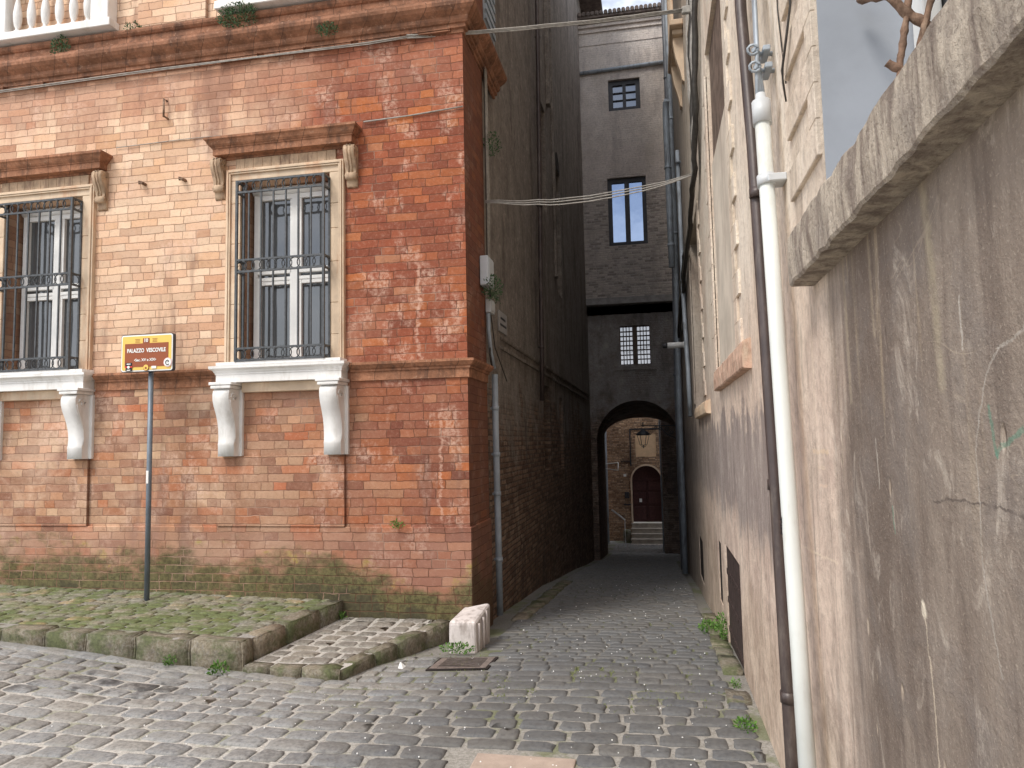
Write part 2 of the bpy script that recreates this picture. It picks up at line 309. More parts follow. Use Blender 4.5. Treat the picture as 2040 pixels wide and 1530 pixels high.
    mark([(1.705,1.212),(1.683,1.068),(1.676,.90),(1.67,.7)], .0045, (.66,.56,.43), .7)
    mark([(1.613,1.463),(1.50,1.476),(1.382,1.478),(1.245,1.473)], .0035, (.10,.08,.07), .7)
    mark([(3.0,1.18),(2.80,1.185),(2.45,1.205)], .006, (.70,.58,.45), .7)
    mark([(2.732,1.545),(2.50,1.548)], .009, (.72,.55,.38), .6); mark([(2.66,1.494),(2.56,1.494)], .007, (.72,.58,.44), .6); mark([(2.66,1.431),(2.54,1.438)], .006, (.72,.55,.42), .6)
    mark([(1.565,2.10),(1.548,1.98),(1.53,1.70)], .032, (.42,.36,.26), .6, .9); mark([(1.95,2.1),(1.94,1.85)], .018, (.40,.33,.24), .5, .9); mark([(2.2,2.1),(2.19,1.7)], .022, (.44,.37,.27), .5, .9)
    mark([(1.337,1.643),(1.322,1.564),(1.227,1.608)], .007, (.12,.26,.19), .6); mark([(1.879,1.43),(1.873,1.37)], .005, (.14,.30,.22), .6)
    mark([(1.20,1.752),(1.29,1.735),(1.348,1.685),(1.38,1.62),(1.397,1.567),(1.402,1.353),(1.36,1.2)], .004, (.46,.42,.37), .55)
    mark([(1.426,1.84),(1.423,1.75)], .005, (.62,.58,.52), .6); mark([(1.98,1.59),(1.97,1.47)], .006, (.60,.55,.48), .5)
    # scratches
    sx = g_.m('ABSOLUTE', g_.m('SUBTRACT', g_.noise(g_.scale(pos, (1,.45,1.2)), 1.9, 3, .5, 1.6), .5))
    c = g_.mix(g_.m('MULTIPLY', g_.ss(sx, .0035, .0006), g_.ss(g_.noise(pos, 1.7, 2), .54, .64, 0, .22)), c, (.60,.50,.38))
    hg = g_.m('ADD', g_.m('ADD', g_.m('MULTIPLY', fine, .5), g_.m('MULTIPLY', med, 1.6)), g_.m('ADD', g_.m('MULTIPLY', pks, -.5), g_.m('MULTIPLY', vf, .16)))
    finish(g_, p, c, .93, hg, .014, .8, .2); return m_
def m_stones(name, cols, moss=0.0, mosscol=(.10,.12,.04), bump=.008, rough=.72, shade_stain=False):
    m_, g_, p = mat(name); pos, x, y, z = coords(g_); ge = g_.n('NewGeometry'); rnd = ge.outputs['Random Per Island']
    med = g_.noise(pos, 5, 6, .65); fine = g_.noise(pos, 45, 5, .7); big = g_.noise(pos, .9, 4)
    c = g_.ramp(rnd, [(i/(len(cols)-1), cc) for i, cc in enumerate(cols)])
    c = g_.mix(g_.ss(fine, .4, .7, 0, .45), c, (.44,.42,.38)); c = g_.mix(g_.ss(fine, .5, .28, 0, .6), c, (.055,.052,.05)); c = g_.mix(g_.ss(g_.noise(pos, 16, 5, .7), .5, .66, 0, .45), c, (.13,.12,.11))
    c = g_.mix(g_.ss(med, .45, .7, 0, .4), c, (.24,.225,.19))
    if shade_stain: c = g_.mix(g_.m('MULTIPLY', g_.ss(g_.m('ADD', x, g_.m('MULTIPLY', big, .8)), -1.9, -.6), g_.ss(y, 5.0, 11.0, .72, .40)), c, g_.mix(.85, c, (.05,.052,.055)))  # shade of the alley lane painted into the stones, weaker further in
    if moss: c = g_.mix(g_.ss(g_.m('ADD', g_.m('MULTIPLY', med, .6), g_.m('MULTIPLY', big, .4)), .62-moss*.3, .74-moss*.3, 0, .85), c, g_.mix(g_.ss(fine, .3, .7), mosscol, tuple(v*2.1 for v in mosscol)))
    if shade_stain:
        s_ = g_.m('MULTIPLY', g_.m('MULTIPLY', g_.ss(x, -2.4, -3.4), g_.m('MULTIPLY', g_.ss(y, 4.0, 4.35), g_.ss(y, 5.0, 4.6))), g_.ss(g_.noise(pos, 2.3, 6, .7), .50, .62))
        c = g_.mix(g_.m('MULTIPLY', s_, .8), c, (.03,.028,.028))
    finish(g_, p, c, g_.ss(fine, .3, .7, rough-.12, rough+.15), g_.m('ADD', g_.m('MULTIPLY', fine, .5), med), bump, .8, .35); return m_
def m_mortar(pale=False):
    m_, g_, p = mat('pale_lime_joints' if pale else 'lime_joint_sand'); pos, x, y, z = coords(g_)
    med = g_.noise(pos, 3, 6, .65); fine = g_.noise(pos, 60, 5, .75)
    c = g_.mix(g_.ss(fine, .35, .65), (.33,.31,.28), (.60,.57,.52))
    c = g_.mix(g_.ss(g_.m('ADD', x, g_.m('MULTIPLY', med, .8)), -1.9, -.8, 0, .45), c, (.13,.12,.10))
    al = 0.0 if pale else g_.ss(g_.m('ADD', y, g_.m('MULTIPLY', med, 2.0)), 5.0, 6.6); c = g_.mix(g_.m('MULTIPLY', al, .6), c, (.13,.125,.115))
    mo = g_.m('MULTIPLY', g_.ss(g_.noise(pos, 1.3, 6, .7), .5, .6), g_.ss(x, -6, -1, .55, .8)); c = g_.mix(g_.m('MULTIPLY', mo, .15 if pale else .8), c, (.13,.15,.055))
    finish(g_, p, c, .95, fine, .006, .8, .15); return m_

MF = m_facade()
MOLD, _g, _p, _c, _s = m_oldwall('old_alley_brick', 1.9, [(.24,.145,.10),(.34,.235,.17),(.25,.215,.19),(.345,.305,.265)], dark=(.11,.088,.075))
MTOW, _g, _p, _c, _s = m_oldwall('tower_render', -3.0, [(.46,.40,.35),(.54,.47,.42),(.56,.49,.44),(.70,.63,.57)], dark=(.32,.28,.26), seedv=9.0)
MTOWB, _g, _p, _c, _s = m_oldwall('tower_brick', 8.4, [(.60,.53,.48),(.66,.59,.54),(.56,.49,.44),(.66,.58,.53)], dark=(.38,.33,.30), seedv=9.0, mort=(.50,.44,.40))
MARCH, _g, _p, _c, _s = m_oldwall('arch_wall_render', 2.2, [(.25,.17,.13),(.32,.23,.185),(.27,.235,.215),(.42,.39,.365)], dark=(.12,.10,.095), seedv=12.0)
MFAR, _g, _p, _c, _s = m_oldwall('far_house_brick', 20.0, [(.52,.32,.19),(.66,.46,.30),(.5,.4,.3),(.6,.5,.4)], dark=(.20,.12,.08), seedv=15.0)
MR = m_right()
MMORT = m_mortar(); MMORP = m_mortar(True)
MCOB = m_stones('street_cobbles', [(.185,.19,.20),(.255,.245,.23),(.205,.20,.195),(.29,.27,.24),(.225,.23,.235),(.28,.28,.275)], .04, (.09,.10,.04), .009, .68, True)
MTER = m_stones('mossy_terrace_paving', [(.15,.135,.10),(.20,.185,.13),(.17,.16,.115),(.22,.20,.14),(.24,.20,.13),(.17,.16,.11),(.36,.25,.11)], .62, (.065,.082,.025), .006, .85)
MKER = m_stones('kerb_sandstone', [(.13,.11,.08),(.25,.205,.135),(.15,.13,.09),(.20,.17,.115),(.27,.215,.145)], .56, (.055,.065,.024), .022, .85)
MRMP = m_stones('ramp_stones', [(.15,.135,.115),(.21,.185,.155),(.17,.155,.135),(.25,.215,.17)], .10, (.08,.09,.035), .008, .75)
MMARB = simple('white_marble', (.80,.79,.77), .5, .06, 5, bump=.002, dirt=(.62,.60,.56))
MSURR = simple('pale_surround_stone', (.66,.52,.38), .8, .16, 3.5, .25, bump=.003, dirt=(.56,.34,.21))
MHOOD = simple('terracotta_moulding', (.37,.175,.10), .85, .3, 7, .2, bump=.008, dirt=(.13,.075,.055), joints=.26)
MCORN = simple('dark_cornice_brick', (.31,.15,.09), .88, .35, 5, .2, bump=.010, dirt=(.11,.065,.05), joints=.29)
MBRKT = simple('carved_buff_stone', (.47,.34,.23), .8, .22, 9, .25, bump=.004, dirt=(.22,.14,.10))
MIRON = simple('wrought_iron', (.075,.08,.085), .5, .25, 30, .5, .3, .0008)
MRUST = simple('rusty_iron', (.20,.125,.085), .85, .45, 18, .3, .1, .005, dirt=(.38,.27,.19))
MWFR = simple('white_window_paint', (.80,.80,.78), .45, .04, 12, bump=.0005)
MDFR = simple('dark_window_wood', (.045,.045,.05), .5, .2, 12, bump=.0005)
MDOOR = simple('dark_red_door_wood', (.075,.028,.026), .6, .25, 14, bump=.002)
MPVC = simple('white_conduit_cover', (.70,.73,.70), .4, .04, 3, .5, bump=.0004, dirt=(.50,.49,.43))
MPVCG = simple('pale_grey_plastic', (.55,.57,.58), .45, .06, 5, .5, bump=.0004)
MGREY = simple('grey_zinc_pipe', (.34,.385,.43), .5, .15, 5, .4, .1, .001, dirt=(.14,.14,.14))
MBRN = simple('brown_painted_pipe', (.062,.045,.042), .42, .2, 5, .5, .1, .0008, dirt=(.16,.13,.11))
MCAB = simple('black_cable', (.05,.045,.04), .6, .3, 20, .4, bump=.0005)
MCABG = simple('dusty_grey_cable', (.34,.32,.29), .7, .2, 20, .3, bump=.0008)
MDARKR = simple('dark_void_wood', (.03,.024,.022), .8, .4, 12, .2, bump=.003)
MBLUE = simple('blue_grey_render', (.33,.355,.395), .85, .09, 2.2, .25, bump=.002)
MROOF = simple('clay_roof_tiles', (.16,.13,.115), .9, .35, 8, .2, bump=.01)
MBOX = simple('white_plastic_box', (.62,.66,.70), .45, .05, 6, .5, bump=.0004)
MCAST = simple('cast_iron_grate', (.24,.20,.18), .6, .3, 25, .4, .3, .001, dirt=(.17,.13,.10))
MSLAB = simple('pale_pink_slab', (.42,.33,.27), .8, .12, 9, .3, bump=.004)
MSILL = None
def m_sill():
    m_, g_, p = mat('eroded_sill_stone'); pos, x, y, z = coords(g_)
    st = g_.noise(g_.scale(pos, (1,1,.22)), 15, 6, .66, .3); fine = g_.noise(pos, 70, 5, .75); med = g_.noise(pos, 6, 5, .6)
    c = g_.mix(g_.ss(st, .34, .64), (.27,.22,.185), (.62,.54,.44)); c = g_.mix(g_.ss(med, .5, .7, 0, .5), c, (.30,.26,.23)); c = g_.mix(g_.ss(fine, .5, .3, 0, .6), c, (.12,.095,.08))
    finish(g_, p, c, .95, g_.m('ADD', g_.m('MULTIPLY', st, 1.3), g_.m('MULTIPLY', fine, .8)), .016, .9, .15); return m_
MSILL = m_sill()
def m_glass(name, col, metal, rough=.04, ior=1.6):
    m_, g_, p = mat(name); pos = g_.n('TexCoord').outputs['Object']
    finish(g_, p, col, rough, g_.noise(pos, 2.2, 2, .4), .01, .25, .6, metal); p.inputs['IOR'].default_value = ior; return m_
MGLS = m_glass('window_glass', (.135,.142,.148), .5)
MGLT = m_glass('sky_reflecting_glass', (.27,.34,.47), .85, .02)
MGLD = m_glass('dim_glass', (.20,.22,.25), .6, .05)
def m_leaf(name, a, b):
    m_, g_, p = mat(name); rnd = g_.n('NewGeometry').outputs['Random Per Island']
    c = g_.mix(rnd, a, b); finish(g_, p, c, .6, None, spec=.3)
    g_.put(p.inputs['Subsurface Weight'], 0.0); return m_
MLEAF = m_leaf('bright_leaves', (.05,.13,.02), (.16,.30,.06)); MLEAFD = m_leaf('dusty_dark_leaves', (.03,.075,.035), (.10,.18,.08))
def flat(name, c, r=.5):
    m_, g_, p = mat(name); finish(g_, p, c, r); return m_

# ------------------------------------------------------------ ground shape
GP = [(-30,0),(4.2,0),(5.4,-.01),(6.5,-.10),(7.4,-.165),(9.1,-.36),(10.85,-.51),(12.1,-.67),(15.25,-1.03),(17.8,-1.36),(24.7,-2.13),(27,-2.36),(29,-2.44),(90,-2.6)]
def ss(x, a, b):
    t = max(0, min(1, (x-a)/(b-a))); return t*t*(3-2*t)
def gz(x, y):
    for (a, p), (b, q) in zip(GP, GP[1:]):
        if y <= b: z = p+(q-p)*(y-a)/(b-a); break
    else: z = GP[-1][1]
    if y < 9:
        z -= .065*math.exp(-((x+2.15)/1.0)**2)*ss(y, 3.9, 5.0)*(1-ss(y, 6.8, 9))
        z += .075*max(0, -3.6-max(x, -14))*ss(y, 1.5, 5.0)*(1-ss(y, 7, 9))
    return z
def frange(a, b, n): return [a+(b-a)*i/n for i in range(n+1)]
xs = [-220,-90,-40,-20,-12]+frange(-9, 4, 52)+[8,15,40,90,220]
ys = [-200,-60,-20,-6]+frange(0, 32, 128)+[40,60,120,260]
mb = MB(); V = [[mb.b.verts.new((x, y, gz(x, y)-.007)) for y in ys] for x in xs]
for i in range(len(xs)-1):
    for j in range(len(ys)-1):
        mb.b.faces.new((V[i][j], V[i+1][j], V[i+1][j+1], V[i][j+1])).smooth = True
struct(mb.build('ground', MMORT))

def stone(b, cx, cy, hx, hy, zf, round_, dome, jit, th=.02, ang=0.0, lift=0.0):
    "one paving stone: rounded jittered outline, chamfered rim, slightly domed top"
    n_ = 12; out = []; ca, sa = math.cos(ang), math.sin(ang)
    for k in range(n_):
        t = 2*math.pi*(k+.5)/n_; c_, s_ = math.cos(t), math.sin(t); e = 2.0/(2.2+6*(1-round_))
        px = hx*math.copysign(abs(c_)**e, c_)+random.uniform(-jit, jit); py = hy*math.copysign(abs(s_)**e, s_)+random.uniform(-jit, jit)
        out.append((px, py))
    tx, ty = random.uniform(-.02, .02), random.uniform(-.02, .02)
    def P(px, py, dz):
        X = cx+px*ca-py*sa; Y = cy+px*sa+py*ca; return (X, Y, zf(X, Y)+dz+lift+tx*px+ty*py)
    A = [b.verts.new(P(px, py, -th)) for px, py in out]
    B = [b.verts.new(P(px*.97, py*.97, -.004)) for px, py in out]
    k_ = min(.85, 1-.012/min(hx, hy)); D = [b.verts.new(P(px*k_, py*k_, .003)) for px, py in out]
    E_ = [b.verts.new(P(px*.5, py*.5, .003+dome*.8)) for px, py in out]; c0 = b.verts.new(P(0, 0, .003+dome))
    for Q, S in ((A,B),(B,D),(D,E_)):
        for k in range(n_):
            b.faces.new((Q[k], Q[(k+1) % n_], S[(k+1) % n_], S[k])).smooth = True
    for k in range(n_): b.faces.new((E_[k], E_[(k+1) % n_], c0)).smooth = True
def pave(b, xr, y0, y1, pitch, lens, gap, zf, round_=.5, dome=.004, jit=.004, skip=None, wav=.03, hgt=None, pjit=.12):
    y = y0; row = 0
    while y < y1:
        p = pitch*random.uniform(1-pjit, 1+pjit); x0, x1 = xr(y+p/2); x = x0-random.uniform(0, .1)
        while x < x1:
            L = random.uniform(*lens); xc = x+L/2; yc = y+p/2+wav*math.sin(xc*1.1+.6)+random.uniform(-.004, .004)
            a, c_ = max(x, x0), min(x+L, x1)
            if c_-a > .05 and not (skip and skip((a+c_)/2, yc)):
                stone(b, (a+c_)/2, yc, (c_-a)/2-gap, p/2-gap, zf, round_+random.uniform(-.15,.15), dome*random.uniform(.5,1.5), jit, ang=random.uniform(-.015,.015)+wav*1.1*math.cos(xc*1.1+.6), lift=random.uniform(-.003,.003))
            x += L
        y += p; row += 1
def skip(x, y):
    if -1.0 < x < -.40 and 3.1 < y < 3.84: return True
    if -1.78 < x < -1.20 and 5.26 < y < 5.70: return True
    if x < -1.40 and 5.80 < y < 6.6: return True
    return False
def xr_street(y):
    if y < 4.96: return (-9, .50)
    if y < 6.5: return (-2.25+.42*(y-5.0)/1.45+.02, .42)
    if y < 19.6: return (-1.45 if y < 8 else -1.56, .44)
    if y < 24.6: return (-1.5, .62)
    return (-1.65, .3 if y < 27.5 else 5)
mb = MB()
pave(mb.b, lambda y: (-9, .50), 2.3, 4.9, .143, (.14,.30), .0085, gz, .34, .002, .009, skip, .03)
pave(mb.b, lambda y: (xr_street(y)[0], .42), 4.9, 9.0, .12, (.13,.29), .005, gz, .12, .002, .006, skip, .012)
pave(mb.b, xr_street, 9.0, 19.5, .12, (.10,.24), .004, gz, .12, .001, .004, skip, .01)
pave(mb.b, xr_street, 19.5, 29.0, .16, (.14,.28), .009, gz, .4, .008, .006, skip, .01)
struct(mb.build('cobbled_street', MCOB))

# raised terrace with kerb in front of the palazzo
def zt(x, y): return .158+.02*(-3.0-x)+.012*(y-5.03)
def xt(y): return -3.04+.18*(y-5.03)/1.43
mb = MB(); b = mb.b
pave(b, lambda y: (-9, xt(y)-.14), 5.19, 6.42, .098, (.16,.27), .0035, zt, .12, .002, .0025, None, .012)
te = struct(mb.build('pavement_terrace', MTER))
mb = MB()
mb.face([(-9, 5.05, zt(-9,5.05)-.008), (-3.08, 5.05, zt(-3.08,5.05)-.008), (-2.92, 6.46, zt(-2.92,6.46)-.008), (-9, 6.46, zt(-9,6.46)-.008)])
mb.face([(-9, 5.05, -.3), (-3.08, 5.05, -.3), (-3.08, 5.05, zt(-3.08,5.05)-.008), (-9, 5.05, zt(-9,5.05)-.012)])
mb.face([(-3.08, 5.05, -.3), (-2.92, 6.46, -.3), (-2.92, 6.46, zt(-2.92,6.46)-.008), (-3.08, 5.05, zt(-3.08,5.05)-.008)])
struct(mb.build('pavement_bed', MMORT))
def kerb(b, p0, p1, wd, z0f, z1f, lens, gap=.006):
    p0, p1 = Vector((*p0, 0)), Vector((*p1, 0)); D = (p1-p0); Ltot = D.length; D.normalize(); Nn = Vector((-D.y, D.x, 0)); s_ = 0
    while s_ < Ltot-.02:
        l = min(random.uniform(*lens), Ltot-s_); l = l if Ltot-s_-l > .12 else Ltot-s_
        a, c_ = s_+gap, s_+l-gap; off = random.uniform(-.008, .008); lf = random.uniform(-.006, .006); res = 6
        bm = bmesh.new(); bmesh.ops.create_cube(bm, size=1)
        bmesh.ops.bevel(bm, geom=list(bm.edges), offset=.028, segments=2, affect='EDGES')
        bmesh.ops.subdivide_edges(bm, edges=list(bm.edges), cuts=2, use_grid_fill=True)
        vm = {}
        for v in bm.verts:
            q = p0+D*(a+(v.co.x+.5)*(c_-a))+Nn*((v.co.y+.5)*wd+off)
            zt_ = z1f(q.x, q.y)+lf; zb = z0f(q.x, q.y)-.08
            P = Vector((q.x, q.y, zb+(v.co.z+.5)*(zt_-zb)))
            P += Vector((mn.noise(P*9), mn.noise(P*9+Vector((7,0,0))), mn.noise(P*9+Vector((0,9,0)))))*.018
            vm[v] = b.verts.new(P)
        for f_ in bm.faces: b.faces.new([vm[v] for v in f_.verts]).smooth = True
        bm.free(); s_ += l
mb = MB(); kerb(mb.b, (-9, 5.03), (xt(5.03), 5.03), .15, gz, zt, (.32,.5)); kerb(mb.b, (xt(5.03), 5.19), (-2.865, 6.44), .15, gz, zt, (.3,.5))
struct(mb.build('pavement_kerb', MKER))
# lower ramp beside it
def zr(x, y): return .002+.016*(y-5.0)
def xq(y): return -2.25+.42*(y-5.0)/1.45
mb = MB(); pave(mb.b, lambda y: (xt(y)+.02, xq(y)-.14), 5.14, 6.42, .15, (.17,.25), .0145, zr, .3, .001, .012, None, .02)
struct(mb.build('pavement_ramp', MRMP))
mb = MB(); mb.face([(-3.03,5.03,zr(0,5.03)-.006),(-2.27,5.03,zr(0,5.03)-.006),(-1.85,6.46,zr(0,6.46)-.006),(-2.87,6.46,zr(0,6.46)-.006)])
mb.face([(-3.03,5.03,-.3),(-2.27,5.03,-.3),(-2.27,5.03,zr(0,5.03)-.012),(-3.03,5.03,zr(0,5.03)-.012)]); mb.face([(-2.27,5.03,-.3),(-1.85,6.46,-.3),(-1.85,6.46,zr(0,6.46)-.012),(-2.27,5.03,zr(0,5.03)-.012)])
struct(mb.build('ramp_bed', MMORP))
mb = MB(); kerb(mb.b, (-3.03, 5.0), (-2.26, 5.0), .12, gz, zr, (.2,.3)); kerb(mb.b, (-2.255, 5.02), (-1.84, 6.44), .13, gz, zr, (.28,.42))
struct(mb.build('ramp_kerb', MKER))
# flagstones along the alley edges
mb = MB()
kerb(mb.b, (.37, 4.72), (.37, 4.98), -.15, lambda x, y: gz(x, y)-.02, lambda x, y: gz(x, y)+.004, (.2,.3))
kerb(mb.b, (.40, 5.3), (.42, 8.0), -.13, lambda x, y: gz(x, y)-.02, lambda x, y: gz(x, y)+.012, (.3,.6))
kerb(mb.b, (-1.50, 7.4), (-1.50, 11.5), -.17, lambda x, y: gz(x, y)-.02, lambda x, y: gz(x, y)+.02, (.3,.5))
struct(mb.build('alley_kerb', MKER))
mb = MB(); mb.box(-.955, -.445, 3.2, 3.79, -.05, .006, .008); 
tag(mb.build('stone_slab', MSLAB), 'pale pink rectangular slab set in the cobbles at the bottom edge', 'slab')

# ------------------------------------------------------------ palazzo on the left
FY = 6.46; XC = -1.667
pal = thing('palazzo', 'old red and peach brick palazzo with white sills and barred windows', 'building', (XC, FY, 0))
W2, W1 = -3.485, -6.245
mb = MB()
holes = [(c-.475, c+.475, 2.42, 4.25, .32) for c in (W1, W2)]
mb.wall('y', FY, 5, -10.5, XC, -.6, 9.6, holes, back=False); mb.box(-10.5, XC-.32, FY+.6, 7.2, -.8, 9.58)
mb.wall('x', XC, -.3, FY, 7.25, -.8, 5.72, back=False, nrm=-1); mb.wall('x', XC, -.3, FY, 7.93, 5.72, 9.6, back=False, nrm=-1)
mb.face([(XC,7.25,5.72),(XC,7.93,5.72),(XC-.3,7.93,5.72),(XC-.3,7.25,5.72)]); mb.face([(XC,7.25,-.8),(XC-.3,7.25,-.8),(XC-.3,7.25,5.72),(XC,7.25,5.72)]); mb.face([(XC,7.93,5.72),(XC-.3,7.93,5.72),(XC-.3,7.93,9.6),(XC,7.93,9.6)])
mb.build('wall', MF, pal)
mb = MB()   # plinth course and the slightly proud panels under the windows
mb.box(-10.5, XC+.02, FY-.022, FY+.02, -.5, .845, .006, 1); mb.box(XC-.02, XC+.022, FY-.02, 7.25, -.8, .84, .006, 1)
for c in (W1, W2): mb.box(c-.69, c+.625, FY-.034, FY+.02, .847, 1.515, .004, 1)
mb.build('plinth', MF, pal)
def sweep(mb, prof, x0, x1, ret=None, left=None):
    "moulding profile (out, z) along the facade with a return round the corner"
    n_ = len(prof)
    if left is None: A = [Vector((x0, FY-d, z)) for d, z in prof]
    else: A = [Vector((x0-d, FY-d, z)) for d, z in prof]
    if ret is None and left is None: B = [Vector((x1, FY-d, z)) for d, z in prof]; rings = [A, B]
    else:
        B = [Vector((x1+d, FY-d, z)) for d, z in prof]; rings = [A, B]
        if ret: rings.append([Vector((x1+d, ret, z)) for d, z in prof])
        if left is not None: rings = [[Vector((x0-d, FY+.01, z)) for d, z in prof]]+rings+[[Vector((x1+d, FY+.01, z)) for d, z in prof]]
    rv = [[mb.b.verts.new(p) for p in r_] for r_ in rings]
    for P_, Q in zip(rv, rv[1:]):
        for k in range(n_-1): mb.b.faces.new((P_[k], P_[k+1], Q[k+1], Q[k]))
    mb.b.faces.new(rv[0]); mb.b.faces.new(rv[-1][::-1])
scp = [(-.01,2.20),(.02,2.205),(.02,2.285),(.035,2.29),(.035,2.31),(.05,2.315),(.075,2.345),(.08,2.35),(.08,2.372),(-.01,2.385)]
for q_ in ((-2.80, XC, 7.22), (-5.56, -4.17), (-10.4, -6.92)):
    mb = MB(); sweep(mb, scp, *q_); mb.build('string_course', MHOOD, pal)
cop = [(-.01,5.50),(.015,5.50),(.015,5.535),(.04,5.54),(.04,5.575),(.06,5.58),(.075,5.60),(.075,5.635),(.10,5.65),(.13,5.67),(.155,5.70),(.16,5.73),(.15,5.76),(.12,5.775),(.12,5.79),(.05,5.80),(.04,5.90),(.055,5.905),(.075,5.925),(.08,5.945),(.075,5.965),(.03,5.975),(-.01,5.98)]
mb = MB(); sweep(mb, cop, -10.4, XC, 7.85)
# broken dentil strips under the cornice
x = -10.2
while x < -1.8:
    if random.random() < .5:
        for dz in (0, .022): mb.box(x, x+.42, FY-.05, FY-.012, 5.507+dz, 5.519+dz)
    x += .5
mb.build('cornice', MCORN, pal)
mb = MB(); mb.box(-5.15, -4.36, FY-.045, FY+.01, 5.99, 8.5, .006, 1); mb.build('pilaster', MF, pal); mb = MB(); mb.box(-10.4, -6.95, FY-.03, FY+.01, 5.99, 8.5, .006, 1); mb.build('pilaster', MF, pal)

def circ(cx, cy, cz, r_, ax='y', n_=18): 
    return [(cx+r_*math.cos(2*math.pi*k/n_), cy, cz+r_*math.sin(2*math.pi*k/n_)) if ax == 'y' else (cx, cy+r_*math.cos(2*math.pi*k/n_), cz+r_*math.sin(2*math.pi*k/n_)) for k in range(n_)]
def window(c, parent):
    # the window itself: white casements in the reveal
    x0, x1, z0, z1, yg = c-.475, c+.475, 2.42, 4.25, FY+.20
    mb = MB(); fr = .045
    mb.box(x0+.03, x0+.03+fr, yg-.02, yg+.05, z0, z1, .004); mb.box(x1-fr, x1, yg-.02, yg+.05, z0, z1, .004)
    mb.box(x0+.03+fr, x1-fr, yg-.02, yg+.05, z1-.15, z1-.10, .004); mb.box(x0+.03+fr, x1-fr, yg-.02, yg+.05, z0, z0+.05, .004)
    mb.box(c-.03, c+.045, yg-.035, yg+.03, z0+.05, z1-.15, .006); mb.box(c-.045, c+.055, yg-.028, yg+.02, z0+.05, z1-.16, .004)
    for a, b_ in ((x0+.075, c-.031), (c+.046, x1-.046)):
        mb.box(a, b_, yg-.028, yg+.03, 3.335, 3.385, .004); mb.box(a, b_, yg-.026, yg+.03, 3.265, 3.30, .004)
        mb.box(a, a+.03, yg-.022, yg+.03, z0+.051, 3.264, .003); mb.box(a, a+.03, yg-.022, yg+.03, 3.386, z1-.151, .003)
        mb.box(a+.031, b_, yg-.020, yg+.03, 3.225, 3.264, .003)
    win = mb.build('window', MWFR, parent)
    mb = MB(); mb.box(x0+.02, x1, yg+.012, yg+.02, z0, z1-.1); mb.build('pane', MGLS, win)
    mb = MB(); mb.lathe([(.045,0),(.045,x1-x0-.04)], (0,0,0), 12)
    bmesh.ops.transform(mb.b, matrix=Matrix.Translation((x0+.02, yg+.0, z1-.055)) @ Matrix.Rotation(R(90), 4, 'Y'), verts=mb.b.verts); mb.build('shutter_roll', MWFR, win)
    # stone surround
    mb = MB(); o0, o1, oz = c-.625, c+.625, 4.365
    for (a, b_) in ((o0, x0), (x1, o1)):
        zz_ = z0
        while zz_ < 4.24:
            h_ = min(random.uniform(.2,.42), 4.25-zz_); h_ = h_ if 4.25-zz_-h_ > .1 else 4.25-zz_
            mb.box(a+(.05 if a == o0 else 0), b_-(.05 if b_ == o1 else 0), FY-.03, FY+.03, zz_+.0015, zz_+h_-.0015, .004, 1); zz_ += h_
    mb.box(o0+.05, o1-.05, FY-.03, FY+.03, 4.252, oz-.05, .003, 1)
    for k, (d_, q) in enumerate(((.045,.0),(.058,.018),(.05,.036))):
        mb.box(o0+q, o0+q+.016, FY-d_, FY+.02, z0, oz-q, .003, 1); mb.box(o1-q-.016, o1-q, FY-d_, FY+.02, z0, oz-q, .003, 1); mb.box(o0+q+.0165, o1-q-.0165, FY-d_, FY+.02, oz-q-.016, oz-q, .003, 1)
    mb.box(x0-.0, x1, FY+.0, FY+.2, 4.2505, 4.2525)
    mb.build('surround', MSURR, win)
    mb = MB(); n_ = 11
    for k in range(n_): mb.box(o0+.09+k*(1.07/n_)+.001, o0+.09+(k+1)*(1.07/n_)-.001, FY-.02, FY+.02, 4.368, 4.475, .002, 1)
    mb.build('frieze', MBRKT, win)
    # hood
    hp = [(-.005,4.478),(.02,4.478),(.02,4.50),(.105,4.502),(.105,4.563),(.115,4.568),(.115,4.578),(.125,4.583),(.14,4.60),(.155,4.63),(.17,4.642),(.17,4.665),(-.005,4.70)]
    mb = MB(); sweep(mb, hp, c-.63, c+.63, None, True)
    for v in mb.b.verts:
        if v.co.z > 4.62: v.co.z += .010*mn.noise(v.co*3)
    mb.build('hood', MHOOD, win)
    # scroll brackets either side of the frieze
    for s_ in (-1, 1):
        xc = c+s_*.705; mb = MB()
        pr = [(0,4.475),(.095,4.475),(.112,4.45),(.115,4.41),(.10,4.36),(.075,4.31),(.055,4.26),(.048,4.225),(.06,4.21),(.066,4.19),(.062,4.165),(.045,4.15),(.028,4.152),(.024,4.12),(.018,4.09),(0,4.075)]
        mb.prism(pr, lambda d, z: (xc-.055, FY-d, z), lambda d, z: (xc+.055, FY-d, z), True)
        for q in (-.02, .012): mb.tube([(xc+q, FY-d-.002, z) for d, z in pr[1:8]], .010, 6)
        for sx in (-1, 1):
            sp = [(xc+sx*.056, FY-.06-(.042-.0035*k)*math.cos(k*.75), 4.42+(.042-.0035*k)*math.sin(k*.75)) for k in range(11)]; mb.tube(sp, .006, 5)
            sp = [(xc+sx*.056, FY-.04-(.024-.002*k)*math.cos(k*.8), 4.18+(.024-.002*k)*math.sin(k*.8)) for k in range(9)]; mb.tube(sp, .005, 5)
            mb.tube([(xc+sx*.056, FY-d*.75-.002, z) for d, z in pr[4:9]], .005, 5)
        mb.build('bracket', MBRKT, win)
    # white sill
    sp = [(-.005,2.225),(.145,2.225),(.145,2.298),(.152,2.302),(.152,2.315),(.158,2.32),(.168,2.34),(.19,2.352),(.195,2.358),(.195,2.382),(-.005,2.392)]
